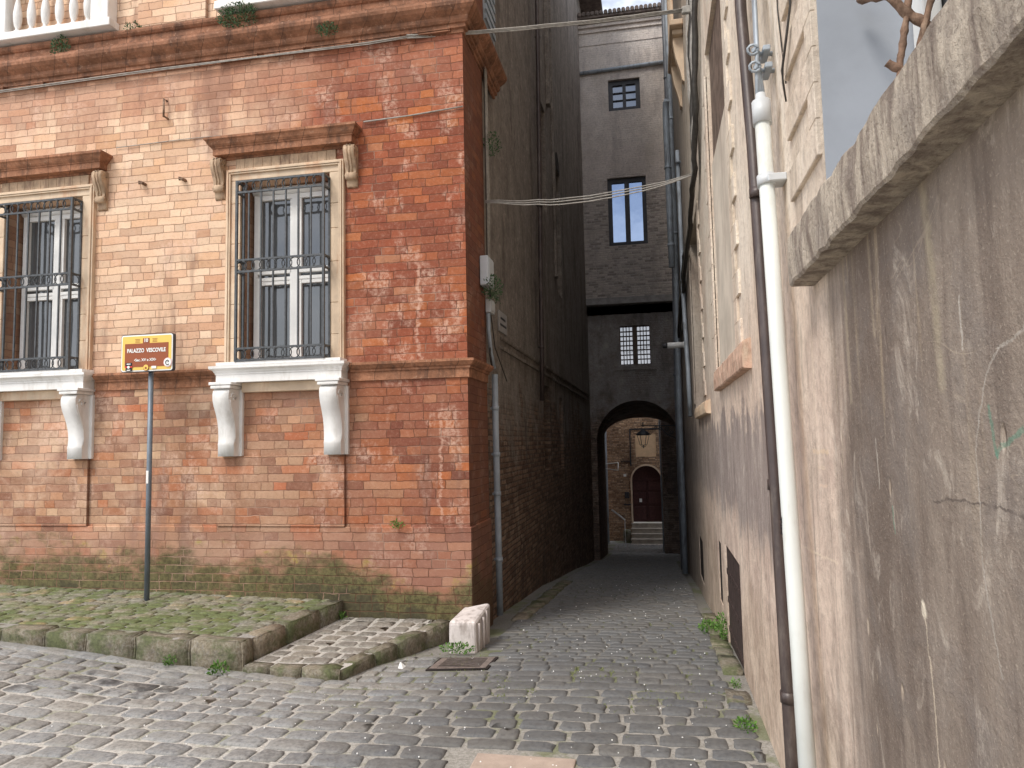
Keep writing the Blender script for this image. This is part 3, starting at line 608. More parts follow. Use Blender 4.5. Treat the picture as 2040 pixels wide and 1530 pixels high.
    mb = MB(); sweep(mb, sp, c-.50, c+.50, None, True); mb.box(c-.64, c+.64, FY-.16, FY+.21, 2.388, 2.419, .004)
    mb.build('sill', MMARB, win)
    for s_ in (-1, 1):
        xc = c+s_*.545; mb = MB()
        pr = [(0,2.16),(.155,2.16),(.178,2.145),(.19,2.11),(.188,2.06),(.17,2.0),(.135,1.93),(.105,1.86),(.085,1.78),(.08,1.71),(.085,1.66),(.095,1.63),(.09,1.62),(.09,1.518),(0,1.518)]
        mb.prism(pr, lambda d, z: (xc-.085, FY-.03-d, z), lambda d, z: (xc+.085, FY-.03-d, z), True)
        mb.box(xc-.12, xc+.12, FY-.235, FY, 2.196, 2.2245, .004, 1); mb.box(xc-.105, xc+.105, FY-.228, FY, 2.163, 2.195, .01, 2)
        for sx in (-1, 1):
            q = [(xc+sx*.087, FY-.13-(.05-.0042*k)*math.cos(k*.75), 2.08+(.05-.0042*k)*math.sin(k*.75)) for k in range(11)]; mb.tube(q, .007, 5)
            mb.tube([(xc+sx*.087, FY-.03-d*.9, z) for d, z in pr[4:11]], .005, 5)
        mb.box(xc-.115, xc+.115, FY-.032, FY+.01, 1.517, 2.162, .003, 1)
        ob = mb.build('corbel', MMARB, win)
    mb = MB(); mb.box(c-.42, c+.42, FY-.07, FY, 2.13, 2.224, .006, 1); mb.build('apron', MSURR, win)
    # iron cage
    gx0, gx1, gy, gy1 = c-.43, c+.475, FY-.16, FY-.035; mb = MB(); t = .009
    for z in (2.43, 2.545, 3.29, 3.405, 4.075, 4.185):
        mb.box(gx0, gx1, gy-t, gy+t, z-t, z+t)
        for xx in (gx0, gx1): mb.box(xx-t, xx+t, gy+t+.0005, gy1, z-t*.9, z+t*.9)
    for i in range(8):
        xx = gx0+i*(gx1-gx0)/7.0; tt = t*1.25 if i in (0, 7) else t*.8
        if i in (0, 7): mb.box(xx-tt, xx+tt, gy-tt, gy+tt, 2.42, 4.195)
        else:
            for z0_, z1_ in ((2.553,3.282),(3.413,4.067)): mb.box(xx-tt, xx+tt, gy-tt, gy+tt, z0_, z1_)
    for xx in (gx0, gx1):
        mb.box(xx-t, xx+t, gy1-t, gy1+t, 2.42, 4.195)
        for z in (2.4875, 3.3475, 4.13): mb.tube(circ(xx, (gy+gy1)/2, z, .047, 'x'), .004, 5, True)
    for z in (2.4875, 3.3475, 4.13):
        n_ = 11
        for i in range(n_):
            xx = gx0+.058+i*(gx1-gx0-.116)/(n_-1); mb.tube(circ(xx, gy+(.004 if i % 2 else -.004), z, .052, 'y'), .0055, 6, True)
    mb.build('grille', MIRON, win)
for c in (W2, W1): window(c, pal)
def balustrade(x0, x1, nb, parent):
    mb = MB(); mb.box(x0, x1, FY-.15, FY+.0, 6.0, 6.085, .006, 1)
    for a, b_ in ((x0+.03, x0+.24), (x1-.24, x1-.03)): mb.box(a, b_, FY-.14, FY-.0, 6.086, 6.80, .006, 1)
    mb.box(x0-.0, x1+.0, FY-.15, FY, 6.801, 6.90, .006, 1); bo = mb.build('balustrade', MMARB, parent)
    pr = [(.038,0),(.038,.03),(.022,.045),(.02,.07),(.034,.10),(.044,.17),(.045,.23),(.034,.31),(.022,.38),(.018,.43),(.028,.445),(.028,.46),(.018,.475),(.02,.55),(.036,.66),(.04,.70),(.04,.714)]
    for i in range(nb):
        mb = MB(); xx = x0+.24+(x1-x0-.48)*(i+.5)/nb; mb.lathe(pr, (xx, FY-.07, 6.086), 12); mb.build('baluster', MMARB, bo)
balustrade(-6.93, -5.40, 6, pal); balustrade(-4.20, -2.70, 6, pal)
mb = MB()   # louvred shutter high on the alley side
for k in range(12): mb.box(XC-.01, XC+.03, 7.40+.0, 7.88, 6.2+k*.11, 6.26+k*.11)
mb.box(XC-.01, XC+.01, 7.36, 7.90, 6.15, 7.6); mb.build('shutter', MGREY, pal)

# ------------------------------------------------------------ old house lining the alley
XO = -1.70
old = thing('alley_house', 'tall dark rough brick and plaster house lining the left side of the alley', 'building', (XO, 12, 0))
hs = [(13.45,14.15,4.4,6.9,.3),(11.65,12.25,5.5,7.35,.25),(11.35,12.0,1.15,2.5,.2),(13.3,13.75,1.1,2.42,.25),(8.6,8.62,1,1.01,.01)]
mb = MB(); mb.wall('x', XO, 4, 7.26, 24.2, -3.2, 14.2, hs[:4], nrm=-1); mb.build('wall', MOLD, old)
for i, h in enumerate(hs[:4]):
    mb = MB(); mb.box(XO-h[4]+.01, XO-h[4]+.05, h[0]+.02, h[1]-.02, h[2]+.02, h[3]-.02); wd = mb.build('window', MDARKR if i != 2 else MDFR, old)
    if i == 0:   # round head of the tall niche
        mb = MB(); n_ = 10; yc, rz = 13.8, .35; pts = [(13.45, 7.26)]+[(yc-rz*math.cos(math.pi*k/n_), 6.9+rz*math.sin(math.pi*k/n_)) for k in range(n_+1)]+[(14.15, 7.26)]
        mb.face([(XO+.008, yc-rz*math.cos(math.pi*k/n_), 6.88+rz*math.sin(math.pi*k/n_)) for k in range(n_+1)]); mb.build('window_head', MDARKR, old)
mb = MB(); pr = [(0,2.77),(.025,2.775),(.035,2.79),(.035,2.815),(0,2.83)]
mb.prism(pr, lambda d, z: (XO+d, 8.1, z), lambda d, z: (XO+d, 19.45, z)); mb.prism([(0,2.66),(.025,2.66),(.025,2.70),(0,2.71)], lambda d, z: (XO+d, 8.1, z), lambda d, z: (XO+d, 19.45, z)); mb.build('string_course', MOLD, old)
mb = MB(); mb.box(XO, XO+.05, 13.05, 13.2, 4.6, 14.1, .01, 1); mb.box(XO, XO+.07, 12.45, 12.62, 7.6, 14.1, .01, 1); mb.build('buttress', MOLD, old)
mb = MB(); mb.box(-5.9, XO+.62, 15.5, 22, 14.21, 14.36); mb.box(-5.9, XO+.5, 15.5, 19.4, 13.98, 14.2)
for k in range(14): mb.box(XO+.001, XO+.60, 15.6+k*.28, 15.68+k*.28, 13.86, 13.979)
mb.build('eaves', MROOF, old)

# ------------------------------------------------------------ house bridging the alley
tw = thing('bridge_house', 'tall grey brown house spanning the alley above a dark round archway', 'building', (-.5, 19.5, 0))
TY, LY = 19.5, 19.8; TL, TR = XO, .9
hs = [(-.93,-.07,10.58,11.46,.22),(-1.03,0,6.83,8.70,.25)]
mb = MB(); mb.wall('y', TY, 4.9, TL, TR, 9.55, 13.2, [hs[0]], back=False); mb.build('wall', MTOW, tw)
mb = MB(); mb.wall('y', TY, 4.9, TL, TR, 5.34, 9.55, [hs[1]], back=False); mb.build('wall', MTOWB, tw)
mb = MB()
for (z0_, z1_, a, b_) in ((5.24,5.34,-.03,.31),):
    mb.box(TL, TR, TY+a, LY+.05, z0_, z1_-.001)
mb.box(TL, TR, TY-.012, TY+.02, 5.341, 5.42); mb.build('ledge', simple('grey_ledge', (.30,.28,.265), .9, .2, 6, .2, bump=.004), tw)
mb = MB(); mb.box(TL, TR, TY+.3, 24.2, 5.0, 13.4); mb.build('body', MTOW, tw)
mb = MB()   # mouldings and roof edge
for z0_, z1_, d in ((12.50,12.54,.02),(12.86,12.92,.05),(13.0,13.08,.07),(13.12,13.2,.12)): mb.box(TL, TR, TY-d, TY+.02, z0_, z1_, .006, 1)
mb.build('moulding', MTOW, tw)
mb = MB(); mb.box(TL, TR, TY-.20, 24.3, 13.201, 13.28)
for k in range(22): mb.tube([(TL+.06+k*.12, TY-.26, 13.30), (TL+.06+k*.12, 24.2, 13.95)], .055, 8)
mb.build('roof', MROOF, tw)
mb = MB(); mb.tube([(TL+.02, TY-.06, 11.72), (TR-.25, TY-.06, 11.78)], .05, 8); mb.build('gutter', MGREY, tw)
def gridwin(x0, x1, z0, z1, y, parent, fm, gm, nx, nz, bar=.05, mun=.015, frame=.06, mid=.09):
    mb = MB(); mb.box(x0, x0+frame, y-.03, y+.03, z0, z1); mb.box(x1-frame, x1, y-.03, y+.03, z0, z1); mb.box(x0+frame, x1-frame, y-.03, y+.03, z1-frame, z1); mb.box(x0+frame, x1-frame, y-.03, y+.03, z0, z0+frame)
    xm = (x0+x1)/2; mb.box(xm-mid/2, xm+mid/2, y-.035, y+.03, z0+frame, z1-frame)
    for (a, b_) in ((x0+frame, xm-mid/2), (xm+mid/2, x1-frame)):
        for i in range(1, nx): xx = a+(b_-a)*i/nx; mb.box(xx-mun/2, xx+mun/2, y-.02, y+.02, z0+frame, z1-frame)
        for j in range(1, nz): zz_ = z0+frame+(z1-z0-2*frame)*j/nz; mb.box(a, b_, y-.024, y+.02, zz_-mun/2, zz_+mun/2)
    o = mb.build('window', fm, parent); mb = MB(); mb.box(x0+.01, x1-.01, y+.031, y+.04, z0+.01, z1-.01); mb.build('pane', gm, o); return o
gridwin(-.93,-.07,10.58,11.46, TY+.12, tw, MDFR, MGLD, 1, 3, frame=.12)
gridwin(-1.03,0,6.83,8.70, TY+.12, tw, MDFR, MGLT, 1, 1, frame=.11, mid=.13)
# lower wall with the arch
ACX, AR, AZ = -.45, 1.09, 1.56
def arch_pts(n_=24, cx=ACX, a=AR, zc=AZ, b_=AR): return [(cx-a*math.cos(math.pi*k/n_), zc+b_*math.sin(math.pi*k/n_)) for k in range(n_+1)]
ap = arch_pts(); ap2 = arch_pts(cx=-.45, a=1.17, zc=1.72, b_=.60); mb = MB(); n_ = len(ap)
fr_ = [(ap[0][0], -3.2)]+ap+[(ap[-1][0], -3.2)]; bk_ = [(ap2[0][0], -3.2)]+ap2+[(ap2[-1][0], -3.2)]
for k in range(len(fr_)-1):
    (a, z), (b_, y) = fr_[k], fr_[k+1]; (a2, z2), (b2, y2) = bk_[k], bk_[k+1]
    f_ = mb.face([(a, LY, z), (b_, LY, y), (b2, 24.2, y2), (a2, 24.2, z2)])
for P, pts, x0_, x1_ in ((LY, ap, TL, 1.6), (24.2, ap2, -2.2, 1.9)):
    for k in range(len(pts)-1):
        (a, z), (b_, y) = pts[k], pts[k+1]; mb.face([(a, P, z), (b_, P, y), (b_, P, 3.3), (a, P, 3.3)])
    hh = [(-.85,-.03,3.62,4.68,.18)] if P == LY else []
    mb.face([(x0_, P, -3.2), (pts[0][0], P, -3.2), (pts[0][0], P, pts[0][1]), (pts[0][0], P, 3.3), (x0_, P, 3.3)]); mb.face([(x1_, P, -3.2), (pts[-1][0], P, -3.2), (pts[-1][0], P, 3.3), (x1_, P, 3.3)])
    mb.wall('y', P, 1, x0_, x1_, 3.3, 5.24 if P == LY else 7, hh, back=False, nrm=1)
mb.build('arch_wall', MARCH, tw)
gridwin(-.85,-.03,3.62,4.68, LY+.10, tw, simple('brown_window_wood', (.11,.075,.055), .6, .2, 9), m_glass('pale_lattice_glass', (.34,.34,.35), .8, .05), 4, 8, frame=.02, mid=.13, mun=.022)
mb = MB(); mb.box(-1.06, .12, LY-.04, LY+.02, 3.46, 3.50, .005, 1); mb.build('sill', MARCH, tw)

# ------------------------------------------------------------ rendered house on the right
XR = .545
rt = thing('rendered_house', 'stained cream rendered house with blank windows along the right side', 'building', (XR, 8, 0))
hs = [(-2.0,2.36,2.30,5.6,.62),(4.86,6.36,2.14,4.95,.06),(8.15,9.9,2.0,4.2,.12),(14.2,15.2,2.6,4.6,.2),(5.34,6.46,-.2,.72,.035),(6.84,7.16,.10,.66,.03),(9.6,10.4,-.25,.30,.03)]
mb = MB(); mb.wall('x', XR, 5, -5, 17.8, -2, 12.5, hs, nrm=1); mb.wall('x', XR+.35, 5, 17.8, 24.1, -3, 12.5, nrm=1, back=False)
wo = mb.build('wall', MR, rt)
mb = MB()   # blue-grey lining of the big opening
mb.box(XR+.006, XR+.61, 2.352, 2.358, 2.3, 5.55); mb.box(XR+.02, XR+.61, -1.99, 2.35, 2.302, 2.31)
mb.build('reveal', MBLUE, rt)
def sillbox(y0, y1, z0, z1, pr_, nseg):
    mb = MB(); b = mb.b
    n_ = nseg; prof = [(0,z0),(-pr_+.006,z0+.004),(-pr_,z0+.012),(-pr_-.004,(z0+z1)/2),(-pr_,z1-.012),(-pr_+.01,z1-.002),(.0,z1+.012)]
    rings = []
    for i in range(n_+1):
        y = y0+(y1-y0)*i/n_; ring = []
        for d, z in prof:
            q = Vector((XR+d, y, z)); k = 0 if d == 0 else 1
            q += k*Vector((mn.noise(q*14)*.007+mn.noise(q*45)*.003, 0, mn.noise(q*11+Vector((5,5,5)))*.008)); ring.append(b.verts.new(q))
        rings.append(ring)
    for A, B in zip(rings, rings[1:]):
        for k in range(len(prof)-1): b.faces.new((A[k], A[k+1], B[k+1], B[k])).smooth = False
    b.faces.new(rings[0]); b.faces.new(rings[-1][::-1]); return mb
sillbox(-1.5, 2.58, 2.105, 2.285, .075, 220).build('sill', MSILL, rt)
sillbox(4.22, 6.24, 1.985, 2.145, .05, 60).build('sill', simple('pinkish_sill_stone', (.50,.33,.245), .9, .3, 12, .2, bump=.006, dirt=(.62,.50,.38)), rt)
sillbox(7.35, 9.3, 1.84, 1.97, .05, 40).build('sill', MSURR, rt)
# raised dressing blocks round the openings
MBLK = MR
def blocks(ya, long_, short_, z0, n_, hb, th, sgn):
    mb = MB()
    for k in range(n_):
        L = long_ if k % 2 == 0 else short_
        y0_, y1_ = (ya, ya+L) if sgn > 0 else (ya-L, ya)
        mb.box(XR-th, XR+.01, y0_, y1_, z0+k*hb+.0005, z0+(k+1)*hb-.0005, .003, 1)
    return mb.build('dressing', MBLK, rt)
blocks(2.362, .47, .10, 2.595-.118, 18, .118, .015, 1)
blocks(4.86, .30, .16, 2.17, 17, .152, .015, -1); blocks(6.36, .28, .15, 2.17, 17, .152, .015, 1)
blocks(8.15, .30, .16, 2.05, 14, .152, .015, -1); blocks(9.9, .28, .15, 2.05, 14, .152, .015, 1)
mb = MB(); mb.box(XR+.02, XR+.058, 4.87, 6.35, 2.16, 3.94)
MBW = simple('pale_filling_render', (.60,.53,.44), .9, .15, 2.5, .2, bump=.003, dirt=(.40,.33,.27))
mb.build('blank_window', MBW, rt); mb = MB(); mb.box(XR+.10, XR+.118, 8.2, 9.85, 2.02, 4.15)
mb.build('blank_window', MBW, rt)
mb = MB(); mb.box(XR+.035, XR+.055, 4.87, 6.35, 3.95, 4.94); mb.build('window', simple('brown_shutter', (.17,.125,.10), .7, .3, 9, .2, bump=.004, dirt=(.07,.05,.04)), rt); mb = MB(); mb.box(XR+.15, XR+.19, 14.22, 15.18, 2.62, 4.58); mb.build('window', MDARKR, rt)
mb = MB(); mb.box(XR+.020, XR+.03, 5.35, 6.45, -.3, .71)
for k in range(4): mb.box(XR+.012, XR+.0195, 5.36+k*.272, 5.62+k*.272, -.3, .70, .003, 1)
for z in (.0, .24, .47): mb.box(XR+.005, XR+.0115, 5.37, 6.43, z, z+.045)
for i in range(6):
    for z in (.025, .265, .495): mb.lathe([(.012,0),(.012,.008),(.004,.014)], (0,0,0), 8) if False else mb.box(XR+.000, XR+.0045, 5.46+i*.16, 5.48+i*.16, z-.01, z+.012)
mb.build('cellar_door', simple('dark_brown_hatch', (.05,.032,.028), .7, .35, 18, bump=.003), rt)
for (y0_, y1_, z0_, z1_, q) in ((6.85,7.15,.11,.65,.028),(9.61,10.39,-.24,.29,.028)):
    mb = MB(); mb.box(XR+q-.02, XR+q, y0_, y1_, z0_, z1_); mb.build('vent', MDARKR, rt)
# white frame and rusted grille deep in the big opening
mb = MB()
for y0_, y1_ in ((2.26,2.345),(1.2,1.26),(.2,.28)): mb.box(XR+.275, XR+.33, y0_, y1_, 2.32, 5.5, .006)
mb.box(XR+.28, XR+.33, -1.9, 2.25, 2.32, 2.40, .006); fo = mb.build('window', MWFR, rt)
mb = MB(); mb.box(XR+.335, XR+.345, -1.95, 2.34, 2.32, 5.5); mb.build('pane', MGLS, fo)
mb = MB(); gxp = XR+.245
def knot(pts, r_):
    pp = []
    for a, c_ in zip(pts, pts[1:]): pp += [Vector(a).lerp(Vector(c_), t/7) for t in range(7)]
    pp.append(Vector(pts[-1])); mb.tube(jit3(pp), [r_*(1+.35*mn.noise(p*40)) for p in pp], 8)
def jit3(pp): return [p+Vector((mn.noise(p*20), mn.noise(p*20+Vector((3,0,0))), mn.noise(p*20+Vector((0,4,0)))))*.005 for p in pp]
knot([(.66,2.30,2.93),(.705,2.2,2.875),(.749,2.2,2.823),(.785,2.2,2.79),(.83,2.2,2.745)], .014)
knot([(.90,2.2,3.5),(.80,2.2,3.0),(.772,2.2,2.881),(.748,2.2,2.76),(.73,2.2,2.674),(.71,2.2,2.45)], .010); knot([(.90,2.19,3.2),(.829,2.19,2.872),(.783,2.19,2.713),(.75,2.19,2.5)], .0095)
knot([(.70,2.2,2.672),(.715,2.2,2.655),(.745,2.2,2.64),(.78,2.2,2.62)], .012)
for yy in frange(-1.4, 1.9, 12): mb.tube([(gxp+.004*mn.noise(Vector((yy,z,1))*6), yy+.006*mn.noise(Vector((yy,z,9))*5), z) for z in frange(2.3, 5.4, 26)], .012, 7)
for zz_ in (2.66, 3.5, 4.3): mb.tube([(gxp+.006*mn.noise(Vector((y_,3,zz_))*7), y_, zz_+.012*mn.noise(Vector((y_,zz_,1))*6)) for y_ in frange(-1.5, 2.1, 60)], .012, 7)
mb.build('grille', MRUST, rt)
mb = MB(); mb.box(XR-.17, XR, 9.3, 10.6, 6.95, 7.03, .01, 1); mb.box(XR-.14, XR, 9.4, 10.5, 6.88, 6.949, .01, 1)
for yy in (9.55, 10.3):
    mb.prism([(0,6.88),(-.13,6.879),(-.13,6.8),(-.10,6.6),(-.05,6.42),(-.03,6.3),(0,6.27)], lambda d, z: (XR+d, yy-.06, z), lambda d, z: (XR+d, yy+.06, z))
for yy in (9.5, 10.05, 10.5): mb.box(XR-.15, XR-.11, yy-.03, yy+.03, 7.031, 8.6, .006, 1)
mb.build('balcony', MSURR, rt)

# ------------------------------------------------------------ beyond the archway
fh = thing('corner_house', 'small sunlit brick house with an arched door seen through the archway', 'building', (-.4, 30, -2.5))
DY = 30.0; da = [(-.39-.59*math.cos(math.pi*k/16), -.03+.59*math.sin(math.pi*k/16)) for k in range(17)]
mb = MB(); zt_ = .9
for k in range(16): (a, z), (b_, y) = da[k], da[k+1]; mb.face([(a, DY, z), (b_, DY, y), (b_, DY, zt_), (a, DY, zt_)])
mb.face([(-1.98, DY, -3.4), (-.98, DY, -3.4), (-.98, DY, -.03), (-.98, DY, zt_), (-1.98, DY, zt_)]); mb.face([(.2, DY, -3.4), (6, DY, -3.4), (6, DY, zt_), (.2, DY, zt_), (.2, DY, -.03)])
mb.wall('y', DY, 3, -1.98, 6, zt_, 6.8, [(-.79,.03,.91,1.83,.04)], back=False)
mb.face([(-1.98, DY, -3.4), (-1.98, DY, 6.8), (-1.98, DY+3, 6.8), (-1.98, DY+3, -3.4)])
fr_ = [(-.98, -1.72)]+da+[(.2, -1.72)]
for k in range(len(fr_)-1): (a, z), (b_, y) = fr_[k], fr_[k+1]; mb.face([(a, DY, z), (b_, DY, y), (b_, DY+.25, y), (a, DY+.25, z)])
mb.build('wall', MFAR, fh)
mb = MB(); mb.face([(a, DY+.22, z) for a, z in fr_]); 
mb.box(-.40, -.38, DY+.19, DY+.218, -1.72, .0)
for a, b_ in ((-.94,-.44),(-.34,.16)):
    for z0_, z1_ in ((-1.62,-1.1),(-1.0,-.55),(-.45,-.08)): mb.box(a, b_, DY+.195, DY+.217, z0_, z1_, .01, 1)
mb.box(-.98, .2, DY+.18, DY+.217, -.05, .0); do = mb.build('door', MDOOR, fh)
mb = MB(); mb.box(-.70, -.60, DY+.165, DY+.194, -.92, -.78); mb.build('notice', MWFR, do)
mb = MB(); ring = []
for k in range(17):
    t = math.pi*k/16; ring.append((-.39-.64*math.cos(t), -.03+.64*math.sin(t)))
path = [(-1.03,-1.72)]+ring+[(.25,-1.72)]; inn = [(-.965,-1.72)]+[(-.39-.575*math.cos(math.pi*k/16), -.03+.575*math.sin(math.pi*k/16)) for k in range(17)]+[(.185,-1.72)]
for k in range(len(path)-1):
    (a, z), (b_, y) = path[k], path[k+1]; (c_, w_), (d_, v_) = inn[k], inn[k+1]
    mb.face([(a, DY-.03, z), (b_, DY-.03, y), (d_, DY-.03, v_), (c_, DY-.03, w_)]); mb.face([(a, DY-.03, z), (b_, DY-.03, y), (b_, DY, y), (a, DY, z)]); mb.face([(c_, DY-.03, w_), (d_, DY-.03, v_), (d_, DY+.1, v_), (c_, DY+.1, w_)])
mb.build('door_surround', MSURR, fh)
mb = MB()
for k in range(5):
    mb.box(-1.02, .28, DY-.24*(5-k), DY+.1, -2.6+k*.175, -2.6+(k+1)*.175-.036); mb.box(-1.04, .30, DY-.24*(5-k)-.02, DY+.1, -2.6+(k+1)*.175-.035, -2.6+(k+1)*.175-.001, .004, 1)
mb.build('steps', simple('grey_step_stone', (.42,.37,.31), .85, .15, 6, .2, bump=.003), fh)
mb = MB(); mb.box(-.79, .03, DY+.02, DY+.038, .91, 1.83); mb.build('panel', simple('ochre_panel_render', (.66,.47,.30), .9, .08, 5, .2), fh)
for q_ in ((-1.02,-.97,.55,2.05),(-.969,.2,2.0,2.05),(-1.4,-1.021,.72,.76)):
    mb = MB(); mb.box(q_[0], q_[1], DY-.03, DY-.001, q_[2], q_[3]); mb.build('cable_trunking', MDFR, fh)
mb = MB(); mb.box(-1.33,-1.03, DY-.05, DY-.001, -1.02,-.97); mb.build('shelf', MDFR, fh)
mb = MB(); mb.box(-1.30,-1.19, DY-.02, DY-.001, .12,.22); mb.build('house_number', MWFR, fh)
mb = MB(); mb.box(-1.27,-1.10, DY-.08, DY-.001, -.75,-.5, .02); mb.build('letter_box', MDFR, fh)
mb = MB(); mb.box(-1.36,-1.06, DY-.55, DY-.2, -2.6, -1.95, .08); tag(mb.build('stone_block', MKER), 'mossy stone block beside the far door steps', 'stone block')

sh = thing('side_house', 'dark brown house corner just beyond the right of the archway', 'building', (.2, 24.6, -2.2))
mb = MB(); mb.wall('x', .2, 3, 24.55, 27.4, -3.2, 5.5, nrm=1); mb.build('wall', MARCH, sh)
mb = MB(); mb.tube([(.16, 24.9, -2.2), (.16, 24.9, 5)], .025, 8); mb.build('pipe', MGREY, sh)
lh = thing('left_house', 'narrow brown house side seen at the left through the archway', 'building', (-1.78, 27, -2.3))
mb = MB(); mb.wall('x', -1.98, 3, 24.9, 29.6, -3.4, 3.2, [(25.6,26.3,.2,1.5,.1),(27.4,28.2,-1.9,-.2,.1)], nrm=-1); mb.build('wall', MFAR, lh)
mb = MB(); mb.box(-1.97, -1.88, 25.5, 26.4, .1, 1.6); mb.build('shutter', MDFR, lh)
mb = MB()
for yy in (26.8, 28.4, 29.2): mb.tube([(-1.92, yy, -2.4), (-1.92, yy, 3.2)], .035, 8)
mb.build('pipe', MGREY, lh)
mb = MB(); mb.tube([(-1.60, 26.6, -.9), (-1.40, 27.3, -1.15), (-1.22, 28.0, -1.40)], .03, 8); mb.tube([(-1.22, 28.0, -1.40), (-1.22, 28.0, -2.4)], .016, 6)
tag(mb.build('handrail', MWFR), 'sloping white metal handrail on the left beyond the archway', 'handrail')
mb = MB(); mb.tube([(-1.95, 26.2, .75), (-1.36, 27.2, .77)], .018, 6); mb.tube([(-1.95, 26.2, .62), (-1.36, 27.0, .50), (-1.36, 27.2, .77)], .018, 6)
tag(mb.build('wall_rail', MWFR), 'pale metal wall arm above the white handrail beyond the archway', 'bracket')

# ------------------------------------------------------------ tourist sign
sg = thing('tourist_sign', 'brown and yellow tourist sign on a grey pole standing on the terrace', 'sign', (-4.70, 6.12, .19))
mb = MB(); mb.tube([(-4.70, 6.14, .17), (-4.70, 6.14, 2.36)], .024, 14); mb.build('pole', simple('blue_grey_pole', (.16,.19,.225), .45, .12, 6, .5, .2), sg)
mb = MB(); mb.box(-4.713, -4.687, 6.112, 6.117, 1.28, 1.40, .002, 1); mb.build('sticker', MWFR, sg)
bx0, bx1, bz0, bz1, by = -4.985, -4.425, 2.335, 2.695, 6.085
def rrect(x0, x1, z0, z1, r_, y, n_=5):
    pts = []
    for cx, cz, t0 in ((x1-r_, z1-r_, 0), (x0+r_, z1-r_, 90), (x0+r_, z0+r_, 180), (x1-r_, z0+r_, 270)):
        for k in range(n_+1): t = R(t0+90*k/n_); pts.append((cx+r_*math.cos(t), y, cz+r_*math.sin(t)))
    return pts
def plate(x0, x1, z0, z1, r_, y, th, m_, name, par):
    mb = MB(); p_ = rrect(x0, x1, z0, z1, r_, 0); mb.prism([(a, c_) for a, _, c_ in p_], lambda a, c_: (a, y, c_), lambda a, c_: (a, y+th, c_)); return mb.build(name, m_, par)
bd = plate(bx0, bx1, bz0, bz1, .025, by, .035, simple('dark_sign_case', (.05,.05,.06), .4, .1, 10), 'board', sg)
MY = flat('sign_yellow', (.80,.55,.13)); MW = flat('sign_white', (.85,.85,.82)); MBR = flat('sign_brown', (.30,.085,.035)); MBK = flat('sign_black', (.02,.02,.025)); MRD = flat('sign_red', (.6,.05,.04)); MPK = flat('sign_pink', (.8,.55,.55))
plate(bx0+.006, bx1-.006, bz0+.006, bz1-.006, .022, by-.004, .0038, MW, 'border', bd)
plate(bx0+.018, bx1-.018, bz0+.018, bz1-.018, .014, by-.007, .0028, MY, 'field', bd)
plate(bx0+.048, bx1-.048, bz0+.048, bz1-.088, .002, by-.010, .0028, MBR, 'panel', bd)
plate(-4.745, -4.675, bz1-.0875, bz1-.040, .001, by-.010, .0028, MBR, 'number_plate', bd)
def text(s_, x, z, size, m_, par, name='lettering', bold=0.0, sx=1.0, rot=None, y=by-.0125, align='CENTER', loc=None):
    cu = bpy.data.curves.new('t', 'FONT'); cu.body = s_; cu.size = size; cu.align_x = align; cu.align_y = 'CENTER'; cu.extrude = .0006; cu.offset = bold
    to = bpy.data.objects.new('t', cu); me = bpy.data.meshes.new_from_object(to); bpy.data.objects.remove(to)
    me.name = name; me.materials.clear(); me.materials.append(m_); o = bpy.data.objects.new(name, me); C.objects.link(o)
    mt = (Matrix.Translation(loc or (x, y, z)) @ (rot or Matrix.Rotation(R(90), 4, 'X')) @ Matrix.Diagonal((sx, 1, 1, 1))); me.transform(mt)
    o.parent = par; o.matrix_parent_inverse = Matrix.Translation(-parent_loc(par)); return o
text('PALAZZO  VESCOVILE', -4.705, 2.537, .052, MW, bd, bold=.0016, sx=.80)
text('10', -4.71, 2.632, .046, MW, bd, bold=.0016)
text('•Sec. XV e XIX•', -4.715, 2.447, .036, MW, bd, bold=.0008)
for cx in (-4.80, -4.615):
    mb = MB()
    for k, wd in enumerate((.03,.026,.028)): mb.box(cx-wd, cx+wd*.8, by-.0095, by-.0075, 2.645-k*.013, 2.6485-k*.013)
    mb.build('small_print', MBR, bd)
def disc(cx, cz, r_, m_, y, nm):
    mb = MB(); n_ = 24; mb.prism([(cx+r_*math.cos(2*math.pi*k/n_), cz+r_*math.sin(2*math.pi*k/n_)) for k in range(n_)], lambda a, c_: (a, y, c_), lambda a, c_: (a, y+.002, c_)); return mb.build(nm, m_, bd)
disc(-4.475, 2.415, .044, MPK, by-.0125, 'emblem'); disc(-4.475, 2.415, .037, MW, by-.015, 'emblem'); 
mb = MB(); mb.tube([(-4.475+.018*math.cos(R(t)), by-.016, 2.413+.022*math.sin(R(t))) for t in range(60, 330, 20)], .004, 5); mb.tube([(-4.474, by-.016, 2.415),(-4.458, by-.016, 2.428)], .003, 5); mb.build('emblem_mark', MBK, bd)
disc(-4.705, 2.374, .032, MBR, by-.0125, 'emblem'); disc(-4.705, 2.374, .027, MY, by-.015, 'emblem'); disc(-4.705, 2.370, .010, MBR, by-.0175, 'emblem_mark')
mb = MB(); mb.box(-4.925, -4.855, by-.0125, by-.0105, 2.345, 2.425, .0008, 1); mb.build('crest', MBK, bd)
mb = MB(); mb.box(-4.93, -4.85, by-.0145, by-.013, 2.378, 2.392); mb.build('crest_band', MRD, bd)
disc(-4.89, 2.383, .014, MW, by-.017, 'crest_disc'); mb = MB(); mb.box(-4.91,-4.87, by-.0155, by-.0135, 2.408, 2.417); mb.build('crest_mark', MW, bd); mb = MB(); mb.box(-4.908,-4.872, by-.0155, by-.0135, 2.350, 2.359); mb.build('crest_mark', MW, bd)
mb = MB(); mb.box(-4.645, -4.595, by-.0145, by-.0125, 2.362, 2.386); mb.build('crest_mark', MW, bd)

